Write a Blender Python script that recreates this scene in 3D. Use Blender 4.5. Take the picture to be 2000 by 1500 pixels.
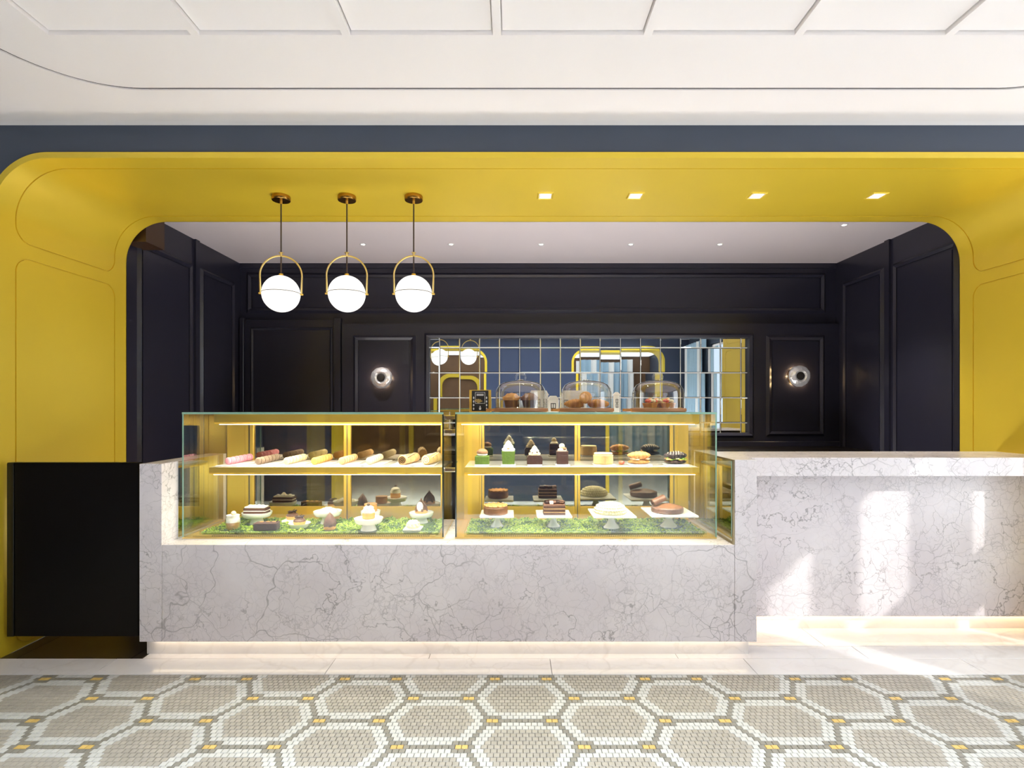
import bpy, bmesh, math, random
from mathutils import Vector, Matrix, noise
from mathutils.geometry import delaunay_2d_cdt
random.seed(7)
PI = math.pi
for o in list(bpy.data.objects): bpy.data.objects.remove(o)
SC = bpy.context.scene
COL = SC.collection
F, H, CX, CY = 1060.0, 1.36, 1000.0, 795.0          # focal length in pixels, eye height, principal point

def at(px, py, y):
    return Vector(((px-CX)*y/F, y, H+(CY-py)*y/F))
def ax(px, y): return (px-CX)*y/F
def az(py, y): return H+(CY-py)*y/F

# ---------------------------------------------------------------- camera, world, sun, lights, exposure
cam = bpy.data.cameras.new('camera'); co = bpy.data.objects.new('camera', cam); COL.objects.link(co)
cam.sensor_width = 36; cam.lens = F/2000*36; cam.shift_y = (CY-750)/2000
cam.clip_start = .02
co.location = (0, 0, H); co.rotation_euler = (PI/2, 0, 0)
SC.camera = co
vs = SC.view_settings
vs.view_transform = 'Standard'; vs.look = 'None'; vs.gamma = 1; vs.use_curve_mapping = False
vs.exposure = 0.36
SC.cycles.transparent_max_bounces = 32; SC.cycles.max_bounces = 14
W = bpy.data.worlds.new('world'); SC.world = W; W.use_nodes = True
bg = W.node_tree.nodes['Background']; bg.inputs[0].default_value = (.75, .87, 1, 1); bg.inputs[1].default_value = 1.0
SUN_DIR = Vector((-.173, .188, -.164)).normalized()

def light(name, kind, loc, energy, color=(1, 1, 1), size=None, size_y=None, direction=None, parent=None, **kw):
    l = bpy.data.lights.new(name, kind); l.energy = energy; l.color = color
    if kind == 'AREA':
        l.shape = 'RECTANGLE'; l.size = size; l.size_y = size_y or size
    elif kind == 'SUN': l.angle = size
    elif size is not None: l.shadow_soft_size = size
    for k, v in kw.items(): setattr(l, k, v)
    o = bpy.data.objects.new(name, l); COL.objects.link(o); o.location = loc
    if direction is not None: o.rotation_euler = Vector(direction).to_track_quat('-Z', 'Y').to_euler()
    if parent: o.parent = parent
    return o
light('sun', 'SUN', (8, -3, 6), 1.7, (1, .97, .92), size=math.radians(.9), direction=SUN_DIR)
# daylight entering at the tall window of the right-hand wall
light('window_daylight', 'AREA', (3.84, 2.02, 1.5), 29, (.93, .97, 1), 1.45, 2.2, direction=(-1, 0, 0))
# added unseen fills: one for bounce off the shop floor, one whitening the hall ceiling
light('shop_fill_light', 'AREA', (.2, .05, 2.82), 192, (.86, .935, 1), 5.6, 1.5, direction=(0, 0, -1), spread=math.radians(88))
light('hall_fill_light', 'AREA', (.15, -2.7, 2.815), 90, (.94, .97, 1), 7.4, 3.6, direction=(0, 0, -1))
# added upward fill hidden behind the counter to brighten the alcove ceiling
light('alcove_fill_light', 'AREA', (.2, 4.25, .35), 32, (.98, .97, 1), 4.6, .5, direction=(0, 0, 1))

# ---------------------------------------------------------------- materials
def s2l(c): 
    c /= 255.
    return c/12.92 if c <= .04045 else ((c+.055)/1.055)**2.4
def rgb(r, g, b): return (s2l(r), s2l(g), s2l(b), 1)

def nt(name):
    m = bpy.data.materials.new(name); m.use_nodes = True
    n = m.node_tree.nodes; l = m.node_tree.links
    return m, n, l, n['Principled BSDF']

def mat(name, col, rough=.5, metal=0., var=0., scale=20., bump=0., coat=0., spec=.5, emit=0., bscale=None):
    m, n, l, p = nt(name)
    p.inputs['Base Color'].default_value = col; p.inputs['Roughness'].default_value = rough
    p.inputs['Metallic'].default_value = metal; p.inputs['Coat Weight'].default_value = coat
    p.inputs['Specular IOR Level'].default_value = spec
    if emit:
        p.inputs['Emission Color'].default_value = col; p.inputs['Emission Strength'].default_value = emit
    if var or bump:
        tc = n.new('ShaderNodeTexCoord'); nz = n.new('ShaderNodeTexNoise'); nz.inputs['Scale'].default_value = scale
        nz.inputs['Detail'].default_value = 4
        l.new(tc.outputs['Object'], nz.inputs['Vector'])
        if var:
            mx = n.new('ShaderNodeMix'); mx.data_type = 'RGBA'
            mx.inputs[6].default_value = tuple(c*(1-var) for c in col[:3])+(1,)
            mx.inputs[7].default_value = tuple(min(1, c*(1+var)) for c in col[:3])+(1,)
            l.new(nz.outputs['Fac'], mx.inputs[0]); l.new(mx.outputs[2], p.inputs['Base Color'])
        if bump:
            b = n.new('ShaderNodeBump'); b.inputs['Strength'].default_value = bump; b.inputs['Distance'].default_value = .01
            nb = nz
            if bscale:
                nb = n.new('ShaderNodeTexNoise'); nb.inputs['Scale'].default_value = bscale
                l.new(tc.outputs['Object'], nb.inputs['Vector'])
            l.new(nb.outputs['Fac'], b.inputs['Height']); l.new(b.outputs['Normal'], p.inputs['Normal'])
    return m

def glassy(name, tint=(1, 1, 1, 1), refl=0., gcol=(1, 1, 1, 1), rough=0.02, ior=1.5, fres=1.):
    """thin sheet glass: transparent with a fresnel reflection (plus a constant coated share)"""
    m, n, l, p = nt(name); n.remove(p)
    t = n.new('ShaderNodeBsdfTransparent'); t.inputs[0].default_value = tint
    g = n.new('ShaderNodeBsdfGlossy'); g.inputs[0].default_value = gcol; g.inputs['Roughness'].default_value = rough
    fr = n.new('ShaderNodeFresnel'); 
    ge = n.new('ShaderNodeNewGeometry'); mi_ = n.new('ShaderNodeMix'); mi_.data_type = 'FLOAT'
    mi_.inputs[2].default_value = ior; mi_.inputs[3].default_value = 1/ior
    l.new(ge.outputs['Backfacing'], mi_.inputs[0]); l.new(mi_.outputs[0], fr.inputs[0])
    ma = n.new('ShaderNodeMath'); ma.operation = 'MULTIPLY_ADD'; ma.inputs[1].default_value = fres; ma.inputs[2].default_value = refl; ma.use_clamp = True
    l.new(fr.outputs[0], ma.inputs[0])
    mx = n.new('ShaderNodeMixShader')
    l.new(ma.outputs[0], mx.inputs[0]); l.new(t.outputs[0], mx.inputs[1]); l.new(g.outputs[0], mx.inputs[2])
    l.new(mx.outputs[0], n['Material Output'].inputs[0])
    return m

def emis(name, col, s):
    m, n, l, p = nt(name); n.remove(p)
    e = n.new('ShaderNodeEmission'); e.inputs[0].default_value = col; e.inputs[1].default_value = s
    l.new(e.outputs[0], n['Material Output'].inputs[0])
    return m

def marble(name, c0, c1, vein, scale=6.5, amount=.8, rough=.22):
    m, n, l, p = nt(name)
    p.inputs['Roughness'].default_value = rough
    tc = n.new('ShaderNodeTexCoord')
    def noise_(sc, det=3, vec=None, rgh=.5):
        z = n.new('ShaderNodeTexNoise'); z.inputs['Scale'].default_value = sc; z.inputs['Detail'].default_value = det
        z.inputs['Roughness'].default_value = rgh
        l.new(vec or tc.outputs['Object'], z.inputs['Vector']); return z
    def warp(sc, k, det=4):
        z = noise_(sc, det)
        sub = n.new('ShaderNodeVectorMath'); sub.operation = 'SUBTRACT'; sub.inputs[1].default_value = (.5, .5, .5)
        l.new(z.outputs['Color'], sub.inputs[0])
        mul = n.new('ShaderNodeVectorMath'); mul.operation = 'MULTIPLY_ADD'
        mul.inputs[1].default_value = (k, k, k)
        l.new(sub.outputs[0], mul.inputs[0]); l.new(tc.outputs['Object'], mul.inputs[2])
        return mul.outputs[0]
    def cracks(sc, wk, w, msc, lo, hi, k):
        v = n.new('ShaderNodeTexVoronoi'); v.feature = 'DISTANCE_TO_EDGE'; v.inputs['Scale'].default_value = sc
        l.new(warp(wk[0], wk[1]), v.inputs['Vector'])
        r = n.new('ShaderNodeMapRange'); r.inputs[1].default_value = 0; r.inputs[2].default_value = w; r.inputs[3].default_value = k; r.inputs[4].default_value = 0
        l.new(v.outputs['Distance'], r.inputs[0])
        q = n.new('ShaderNodeMapRange'); q.inputs[1].default_value = lo; q.inputs[2].default_value = hi
        l.new(noise_(msc, 3).outputs['Fac'], q.inputs[0])
        mm = n.new('ShaderNodeMath'); mm.operation = 'MULTIPLY'
        l.new(r.outputs[0], mm.inputs[0]); l.new(q.outputs[0], mm.inputs[1]); return mm.outputs[0]
    a = cracks(scale, (5.5, .30), .019, 2.3, .44, .62, amount*.9)
    d = cracks(scale*1.45, (7.5, .22), .024, 3.1, .40, .60, amount*.6)
    b = cracks(scale*2.3, (9, .09), .045, 4.1, .42, .64, amount*.5)
    c = cracks(scale*.32, (2.2, .55), .010, 1.3, .40, .55, amount*.9)
    def fissure(sc, wk, w, msc, lo, hi, k):              # long meandering lines: where a noise crosses its middle value
        z = noise_(sc, 5, warp(wk[0], wk[1]), .55)
        s_ = n.new('ShaderNodeMath'); s_.operation = 'SUBTRACT'; s_.inputs[1].default_value = .5; l.new(z.outputs['Fac'], s_.inputs[0])
        a_ = n.new('ShaderNodeMath'); a_.operation = 'ABSOLUTE'; l.new(s_.outputs[0], a_.inputs[0])
        r = n.new('ShaderNodeMapRange'); r.inputs[1].default_value = 0; r.inputs[2].default_value = w; r.inputs[3].default_value = k; r.inputs[4].default_value = 0
        l.new(a_.outputs[0], r.inputs[0])
        q = n.new('ShaderNodeMapRange'); q.inputs[1].default_value = lo; q.inputs[2].default_value = hi
        l.new(noise_(msc, 3).outputs['Fac'], q.inputs[0])
        mm = n.new('ShaderNodeMath'); mm.operation = 'MULTIPLY'
        l.new(r.outputs[0], mm.inputs[0]); l.new(q.outputs[0], mm.inputs[1]); return mm.outputs[0]
    e_ = fissure(scale*.34, (7, .05), .007, 1.9, .40, .56, amount)
    mxe = n.new('ShaderNodeMath'); mxe.operation = 'MAXIMUM'; l.new(c, mxe.inputs[0]); l.new(e_, mxe.inputs[1]); c = mxe.outputs[0]
    mx1 = n.new('ShaderNodeMath'); mx1.operation = 'MAXIMUM'; mx0 = n.new('ShaderNodeMath'); mx0.operation = 'MAXIMUM'; l.new(a, mx0.inputs[0]); l.new(d, mx0.inputs[1]); l.new(mx0.outputs[0], mx1.inputs[0]); l.new(b, mx1.inputs[1])
    mx2 = n.new('ShaderNodeMath'); mx2.operation = 'MAXIMUM'; l.new(mx1.outputs[0], mx2.inputs[0]); l.new(c, mx2.inputs[1])
    base = n.new('ShaderNodeMix'); base.data_type = 'RGBA'; base.inputs[6].default_value = c0; base.inputs[7].default_value = c1
    rr = n.new('ShaderNodeMapRange'); rr.inputs[1].default_value = .35; rr.inputs[2].default_value = .65
    l.new(noise_(1.7, 5, None, .6).outputs['Fac'], rr.inputs[0]); l.new(rr.outputs[0], base.inputs[0])
    fin = n.new('ShaderNodeMix'); fin.data_type = 'RGBA'; fin.inputs[7].default_value = vein
    l.new(mx2.outputs[0], fin.inputs[0]); l.new(base.outputs[2], fin.inputs[6]); l.new(fin.outputs[2], p.inputs['Base Color'])
    return m

def island(name, col, rough, var, metal=0.):
    m, n, l, p = nt(name); p.inputs['Roughness'].default_value = rough; p.inputs['Metallic'].default_value = metal
    g = n.new('ShaderNodeNewGeometry')
    mx = n.new('ShaderNodeMix'); mx.data_type = 'RGBA'
    mx.inputs[6].default_value = tuple(c*(1-var) for c in col[:3])+(1,); mx.inputs[7].default_value = tuple(min(1, c*(1+var)) for c in col[:3])+(1,)
    l.new(g.outputs['Random Per Island'], mx.inputs[0]); l.new(mx.outputs[2], p.inputs['Base Color'])
    return m

M = {}
M['blue'] = mat('blue_wall_paint', rgb(64, 73, 88), .42, var=.05, scale=3)
M['south'] = mat('dark_blue_wall_paint', rgb(52, 60, 82), .42, var=.05, scale=3)
M['navy'] = mat('navy_lacquer', rgb(38, 37, 50), .30, var=.06, scale=2.5, coat=.1)
M['gold'] = mat('gold_lacquer', rgb(234, 202, 48), .42, metal=.36, var=.05, scale=2.2, coat=.7)
M['gold'].node_tree.nodes['Principled BSDF'].inputs['Coat Roughness'].default_value = .42
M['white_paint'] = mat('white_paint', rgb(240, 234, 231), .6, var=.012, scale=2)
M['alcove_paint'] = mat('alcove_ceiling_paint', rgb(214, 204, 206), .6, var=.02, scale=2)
M['groove_shade_and_cap'] = mat('groove_shade_and_cap_brown', rgb(40, 34, 30), .8)  # dark colour of the sconce caps, also painted shade in the ceiling groove
M['marble'] = marble('white_marble', rgb(247, 241, 243), rgb(231, 223, 227), rgb(122, 115, 117), 8.5, .68)
M['floor_marble'] = marble('pale_floor_marble', rgb(236, 235, 236), rgb(226, 223, 225), rgb(186, 180, 178), 1.7, .3, .12)
M['black'] = mat('black_lacquer', rgb(17, 12, 8), .3, spec=.2, var=.15, scale=3)
M['black_floor'] = mat('black_stone', rgb(34, 29, 25), .3, var=.2, scale=5)
M['brass'] = mat('brushed_brass', rgb(238, 196, 92), .36, metal=.8, var=.06, scale=6)
M['bright_brass'] = mat('polished_brass', rgb(240, 212, 136), .28, metal=.85)
M['antique'] = mat('antique_brass', rgb(170, 128, 62), .25, metal=1.)
M['bronze'] = mat('bronze_edge', rgb(150, 136, 108), .3, metal=1.)
M['mirror'] = mat('mirror_silver', rgb(235, 238, 238), .01, metal=1.)
M['tile_mirror'] = mat('mirror_tile_silver', rgb(222, 228, 230), .012, metal=1.)
M['backing'] = mat('pale_backing', rgb(232, 232, 228), .35, spec=.8)
M['pane'] = glassy('clear_pane', (.97, .99, .975, 1), .0)
M['sidepane'] = glassy('side_pane', (.93, .96, .94, 1), .12)
M['edgeglass'] = mat('green_glass_edge', rgb(150, 190, 172), .1, spec=.8)
M['darkglass'] = mat('dark_glass_edge', rgb(38, 54, 46), .12, spec=.8)
M['doorglass'] = glassy('coated_door_glass', (.42, .38, .29, 1), .33, (.95, .9, .76, 1), .015)
M['dome'] = glassy('dome_glass', (.975, .985, .98, 1), .02, ior=1.45, fres=2.2)
M['acrylic'] = glassy('acrylic', (.95, .98, .93, 1), .05)
M['led'] = emis('led_strip_light', (1, .93, .72, 1), 5.0)
M['warm_led'] = emis('warm_led_light', (1, .78, .5, 1), 2.0)
M['lamp'] = emis('lamp_light', (1, .94, .8, 1), 7.0)
M['globe'] = emis('opal_globe_light', (1, .97, .90, 1), 1.3)
M['seam'] = mat('dark_seam', rgb(95, 85, 70), .4, metal=.6)
M['cord'] = mat('dark_cord', rgb(70, 54, 46), .4)
M['wood'] = mat('brown_wood', rgb(112, 82, 54), .5, var=.2, scale=5)
M['board'] = mat('board_wood', rgb(160, 116, 84), .5, var=.2, scale=14)
M['porcelain'] = mat('white_porcelain', rgb(242, 242, 240), .2, coat=.3)
M['steel'] = mat('brushed_steel', rgb(190, 196, 192), .3, metal=1.)
M['chrome'] = mat('chrome', rgb(225, 225, 228), .08, metal=1.)
M['grout'] = mat('dark_grout', rgb(84, 78, 66), .8)
M['t_taupe'] = island('taupe_mosaic', rgb(166, 161, 152), .3, .07)
M['t_white'] = island('white_mosaic', rgb(198, 199, 197), .28, .04)
M['t_grey'] = island('grey_mosaic', rgb(136, 133, 124), .32, .08)
M['t_gold'] = island('golden_mosaic', rgb(212, 180, 106), .28, .08)
M['shelf'] = mat('pale_shelf_stone', rgb(205, 203, 198), .12, var=.08, scale=14)
M['curtain'] = mat('pale_blue_curtain', rgb(168, 196, 214), .8, var=.05, scale=9)
M['daylit'] = mat('white_daylit_gap', rgb(243, 243, 240), .8)  # white panels whose colour stands in for sunlit gaps between curtains
def food(name, r, g, b, rough=.6, var=.18, scale=70., bump=.3, **k): 
    M[name] = mat(name, rgb(r, g, b), rough, var=var, scale=scale, bump=bump, **k)
food('pink_shell', 236, 160, 176); food('pink_filling', 226, 120, 146)
food('taupe_shell', 150, 128, 108); food('taupe_filling', 92, 70, 56)
food('cream_shell', 232, 214, 172); food('cream_filling', 202, 170, 110)
food('orange_shell', 232, 176, 96); food('orange_filling', 178, 112, 50)
food('tan_shell', 222, 182, 132); food('cocoa_filling', 88, 58, 40)
food('beige_shell', 226, 208, 176); food('beige_filling', 190, 166, 120)
food('dark_choc', 66, 40, 30, .35); food('milk_choc', 106, 72, 54, .4, .12); food('sponge', 176, 130, 84)
food('cocoa_cake', 84, 56, 46, .7); food('cream', 246, 242, 232, .5, .03); food('amber', 208, 150, 70, .25, .15)
food('moss_a', 136, 164, 40, .9, .3, 40); food('moss_b', 168, 186, 66, .9, .25, 40); food('moss_c', 74, 102, 24, .9, .3, 40)
food('matcha', 84, 110, 26, .7, .12); food('crust', 200, 144, 82, .5, .3, 40); food('crust_dark', 122, 80, 48, .5, .35, 40)
food('greens', 124, 158, 56, .6, .3); food('ham', 214, 140, 110, .5); food('vanilla', 240, 232, 196, .5, .04)
food('choc_croissant', 58, 46, 52, .4, .3); food('peach', 240, 176, 110, .3, .25, 50); food('strawberry', 224, 110, 96, .3, .3, 50)
food('nut', 196, 150, 90, .7, .3, 90); food('beige_cake', 214, 180, 122, .6, .12); food('cookie', 142, 100, 70, .7)
M['caramel'] = glassy('caramel_jelly', (.9, .62, .25, 1), .06)
M['paper'] = mat('white_paper', rgb(240, 240, 238), .7); M['print'] = mat('dark_print', rgb(58, 60, 66), .7)
M['card'] = mat('black_card', rgb(18, 16, 20), .5); M['white_ink'] = mat('white_ink', rgb(222, 222, 226), .6); M['gold_ink'] = mat('gold_ink', rgb(190, 160, 92), .5)

# ---------------------------------------------------------------- mesh helpers
class MB:
    def __init__(s): s.v = []; s.f = []; s.m = []
    def add(s, vs_, fs, mi=0):
        b = len(s.v); s.v.extend(tuple(x) for x in vs_)
        for k, f in enumerate(fs):
            s.f.append(tuple(b+i for i in f)); s.m.append(mi[k] if isinstance(mi, (list, tuple)) else mi)
        return s
    def box(s, x0, x1, y0, y1, z0, z1, mi=0, b=0.):
        X, Y, Z = (x0, x1), (y0, y1), (z0, z1)
        if not b:
            v = [(X[i], Y[j], Z[k]) for i in (0, 1) for j in (0, 1) for k in (0, 1)]
            return s.add(v, [(0, 1, 3, 2), (4, 6, 7, 5), (0, 4, 5, 1), (2, 3, 7, 6), (0, 2, 6, 4), (1, 5, 7, 3)], mi)
        v = []; ix = {}
        for i in (0, 1):
            for j in (0, 1):
                for k in (0, 1):
                    sx, sy, sz = 1-2*i, 1-2*j, 1-2*k
                    for a, p in enumerate(((X[i], Y[j]+sy*b, Z[k]+sz*b), (X[i]+sx*b, Y[j], Z[k]+sz*b), (X[i]+sx*b, Y[j]+sy*b, Z[k]))):
                        ix[i, j, k, a] = len(v); v.append(p)
        fs = []
        for e in (0, 1):
            fs.append([ix[e, 0, 0, 0], ix[e, 1, 0, 0], ix[e, 1, 1, 0], ix[e, 0, 1, 0]])
            fs.append([ix[0, e, 0, 1], ix[1, e, 0, 1], ix[1, e, 1, 1], ix[0, e, 1, 1]])
            fs.append([ix[0, 0, e, 2], ix[1, 0, e, 2], ix[1, 1, e, 2], ix[0, 1, e, 2]])
        for i in (0, 1):
            for j in (0, 1):
                fs.append([ix[i, j, 0, 0], ix[i, j, 1, 0], ix[i, j, 1, 1], ix[i, j, 0, 1]])
                fs.append([ix[i, 0, j, 0], ix[i, 1, j, 0], ix[i, 1, j, 2], ix[i, 0, j, 2]])
                fs.append([ix[0, i, j, 1], ix[1, i, j, 1], ix[1, i, j, 2], ix[0, i, j, 2]])
                for k in (0, 1): fs.append([ix[i, j, k, 0], ix[i, j, k, 1], ix[i, j, k, 2]])
        return s.add(v, fs, mi)
    def prism(s, poly, a0, a1, axis='y', mi=0):
        n = len(poly)
        def mp(p, a): return {'y': (p[0], a, p[1]), 'z': (p[0], p[1], a), 'x': (a, p[0], p[1])}[axis]
        v = [mp(p, a0) for p in poly]+[mp(p, a1) for p in poly]
        return s.add(v, [tuple(range(n)), tuple(range(2*n-1, n-1, -1))]+[(i, (i+1) % n, n+(i+1) % n, n+i) for i in range(n)], mi)
    def lathe(s, prof, n=24, c=(0, 0, 0), mi=0, wob=None, sx=1., sy=1.):
        v = []; k = len(prof)
        for i in range(n):
            a = 2*PI*i/n
            for j, (r, z) in enumerate(prof):
                rr = r*(wob(a, j) if wob else 1)
                v.append((c[0]+rr*math.cos(a)*sx, c[1]+rr*math.sin(a)*sy, c[2]+z))
        fs = []; ms = []
        for i in range(n):
            for j in range(k-1):
                a, b = i*k+j, ((i+1) % n)*k+j
                fs.append((a, b, b+1, a+1)); ms.append(mi[j] if isinstance(mi, (list, tuple)) else mi)
        return s.add(v, fs, ms)
    def tube(s, path, r, n=10, mi=0, cap=True, closed=False):
        path = [Vector(p) for p in path]; k = len(path); v = []; up = None
        for i, p in enumerate(path):
            t = (path[(i+1) % k]-path[i-1]) if closed else (path[min(i+1, k-1)]-path[max(i-1, 0)])
            t.normalize()
            if up is None:
                up = Vector((0, 0, 1)) if abs(t.z) < .9 else Vector((0, 1, 0))
            u = up-t*up.dot(t); u.normalize(); up = u; w = t.cross(u)
            rr = r[i] if isinstance(r, (list, tuple)) else r
            for j in range(n):
                a = 2*PI*j/n; v.append(p+(u*math.cos(a)+w*math.sin(a))*rr)
        fs = []
        for i in range(k if closed else k-1):
            for j in range(n):
                a, b = i*n, ((i+1) % k)*n
                fs.append((a+j, a+(j+1) % n, b+(j+1) % n, b+j))
        if cap and not closed: fs += [tuple(range(n)), tuple(range(k*n-1, (k-1)*n-1, -1))]
        return s.add(v, fs, mi)
    def ball(s, c, r, sc=(1, 1, 1), nu=16, nv=10, mi=0, jit=0., z0=-1.):
        prof = []; v = []
        for i in range(nv+1):
            t = -PI/2+PI*i/nv
            for j in range(nu):
                a = 2*PI*j/nu; q = Vector((math.cos(a)*math.cos(t), math.sin(a)*math.cos(t), max(z0, math.sin(t))))
                k = 1+(jit*noise.noise(q*2.3+Vector(c)*37) if jit else 0)
                v.append((c[0]+q.x*r*sc[0]*k, c[1]+q.y*r*sc[1]*k, c[2]+q.z*r*sc[2]*k))
        fs = [(i*nu+j, i*nu+(j+1) % nu, (i+1)*nu+(j+1) % nu, (i+1)*nu+j) for i in range(nv) for j in range(nu)]
        return s.add(v, fs, mi)
    def build(s, name, mats, parent=None, loc=None, smooth=None, rot=None, weld=True):
        me = bpy.data.meshes.new(name); me.from_pydata(s.v, [], s.f)
        if not isinstance(mats, (list, tuple)): mats = [mats]
        for m in mats: me.materials.append(M[m] if isinstance(m, str) else m)
        me.polygons.foreach_set('material_index', s.m)
        if weld and len(s.v) < 60000:
            bm = bmesh.new(); bm.from_mesh(me)
            bmesh.ops.remove_doubles(bm, verts=bm.verts, dist=1e-6)
            bmesh.ops.recalc_face_normals(bm, faces=bm.faces)
            bm.to_mesh(me); bm.free()
        if smooth:
            me.shade_smooth(); me.set_sharp_from_angle(angle=math.radians(smooth))
        me.update()
        o = bpy.data.objects.new(name, me); COL.objects.link(o)
        if parent: o.parent = parent
        if loc: o.location = loc
        if rot: o.rotation_euler = rot
        return o

def tag(o, label=None, cat=None, group=None, kind=None):
    if label: o['label'] = label
    if cat: o['category'] = cat
    if group: o['group'] = group
    if kind: o['kind'] = kind
    return o
def thing(name, label, cat, loc=(0, 0, 0), group=None, rz=0.):
    o = bpy.data.objects.new(name, None); COL.objects.link(o); o.location = loc; o.rotation_euler = (0, 0, rz)
    o.empty_display_size = .05
    return tag(o, label, cat, group)
def root(name, label, kind='structure', cat=None):
    o = bpy.data.objects.new(name, None); COL.objects.link(o)
    return tag(o, label, cat, None, kind)
def copy_tree(o, loc, label=None, group=None, rz=None):
    c = o.copy(); COL.objects.link(c); c.location = loc
    if rz is not None: c.rotation_euler = (0, 0, rz)
    if label: c['label'] = label
    if group: c['group'] = group
    def rec(a, b):
        for ch in a.children:
            d = ch.copy(); COL.objects.link(d); d.parent = b
            if d.type == 'LIGHT': pass
            rec(ch, d)
    rec(o, c); return c

def ring(a0, a1, b0, b1, w, plane, d0, d1, mb=None, mi=0):
    """a rectangular moulding: a mitred picture-frame ring in a plane ('y' -> a = x, b = z; 'x' -> a = y, b = z)"""
    mb = mb or MB()
    O = [(a0, b0), (a1, b0), (a1, b1), (a0, b1)]; I = [(a0+w, b0+w), (a1-w, b0+w), (a1-w, b1-w), (a0+w, b1-w)]
    Mi = [((p[0]+q[0])/2, (p[1]+q[1])/2) for p, q in zip(O, I)]
    def mp(p, d): return (p[0], d, p[1]) if plane == 'y' else ((d, p[0], p[1]) if plane == 'x' else (p[0], p[1], d))
    v = [mp(p, d0) for p in O]+[mp(p, d1) for p in Mi]+[mp(p, d0+(d1-d0)*.45) for p in I]+[mp(p, d0) for p in I]
    fs = []
    for i in range(4):
        j = (i+1) % 4
        for k in range(3): fs.append((k*4+i, k*4+j, (k+1)*4+j, (k+1)*4+i))
        fs.append((12+i, 12+j, j, i))
    return mb.add(v, fs, mi)

def arc(cx, cy, r, a0, a1, n): return [(cx+r*math.cos(a0+(a1-a0)*i/n), cy+r*math.sin(a0+(a1-a0)*i/n)) for i in range(n+1)]
def arch_path(x0, x1, zt, r, n=16, zb=0.):
    return [(x0, zb)]+arc(x0+r, zt-r, r, PI, PI/2, n)+arc(x1-r, zt-r, r, PI/2, 0, n)+[(x1, zb)]

# ---------------------------------------------------------------- main dimensions (metres)
YF, YB, YW = 2.91, 3.90, 5.637            # arch front, arch back, alcove back wall
AX0, AX1, AZ, AR = -2.77, 3.215, 2.69, .287
ZC = 2.875                                # shop ceiling
RX0, RX1, YS = -3.6, 3.9, -.75            # shop room
BX0, BX1, ZA = -2.82, 3.36, 2.849         # alcove
YM = 2.756                                # mosaic edge
YC = 2.935                                # marble counter front
# ---------------------------------------------------------------- floor
fl = root('floor', 'patterned mosaic shop floor with pale marble border slabs', cat='floor')
MB().box(RX0, RX1, -4.6, 5.9, -.06, -.008).build('floor_base', 'grout', fl)
MB().box(RX0, RX1, -4.6, .88, -.008, -.001).build('rear_floor', 'floor_marble', fl)  # unseen floor, given a pale finish to bounce light up
TW = .0259; X0 = .044
TAB = {0: [(4, 2), (6, 3), (7, 2), (8, 1), (99, 0)], 1: [(3.5, 1), (6.5, 2), (8.5, 1), (99, 0)], 2: [(6, 1), (7, 2), (9, 1), (99, 0)],
       3: [(4.5, 0), (6.5, 1), (7.5, 2), (9.5, 1), (99, 0)], 4: [(5, 0), (7, 1), (8, 2), (10, 1), (99, 0)], 5: [(5.5, 0), (7.5, 1), (8.5, 2), (99, 1)],
       6: [(6, 0), (8, 1), (11, 2), (99, 1)], 7: [(6.5, 0), (7.5, 1), (8.5, 2), (10.5, 3), (99, 2)]}
def tile_kind(u, j):
    u = (u+14.5) % 29-14.5; a = abs(u); j %= 14; j = min(j, 14-j)
    for lim, k in TAB[j]:
        if a < lim: return k
rows = int((YM-.88)/TW)
allt = []
for r in range(rows):
    yc = YM-(r+.5)*TW; j = r-1; off = .5 if j % 2 == 0 else 0.
    for c in range(int((RX0-X0)/TW)-1, int((RX1-X0)/TW)+1):
        u = c+off
        x = X0+u*TW
        if RX0+TW/2 < x < RX1-TW/2: allt.append((x, yc, tile_kind(u, j)))
vis = [t for t in allt if t[1]-TW/2 > 2.05 and abs(t[0])*F/t[1] < 985]
vis.sort(key=lambda t: (round(t[1], 4), abs(t[0])))
near = set(vis[:300])
TM = ['t_taupe', 't_white', 't_grey', 't_gold']
def tile_geo(mb, x, y, k):
    w = TW/2-.0011; c = .0012; jz = random.uniform(-.0004, .0003)
    v = [(x-w, y-w, -.008), (x+w, y-w, -.008), (x+w, y+w, -.008), (x-w, y+w, -.008),
         (x-w, y-w, jz-c), (x+w, y-w, jz-c), (x+w, y+w, jz-c), (x-w, y+w, jz-c),
         (x-w+c, y-w+c, jz), (x+w-c, y-w+c, jz), (x+w-c, y+w-c, jz), (x-w+c, y+w-c, jz)]
    mb.add(v, [(8, 9, 10, 11)]+[(a+i, a+(i+1) % 4, a+4+(i+1) % 4, a+4+i) for a in (0, 4) for i in range(4)], k)
mb = MB()
for t in allt:
    if t not in near: tile_geo(mb, *t)
tag(mb.build('mosaic_field', TM, fl, weld=False), kind='stuff')
tm = []
for k in range(4):
    q = MB(); tile_geo(q, 0, 0, 0); o = q.build('mosaic_tile', TM[k], fl, weld=False); tm.append(o)
used = [False]*4
for x, y, k in near:
    o = tm[k] if not used[k] else tm[k].copy()
    if used[k]: COL.objects.link(o); o.parent = fl
    used[k] = True; o.location = (x, y, 0)
for k in range(4):
    if not used[k]: bpy.data.objects.remove(tm[k])
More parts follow.
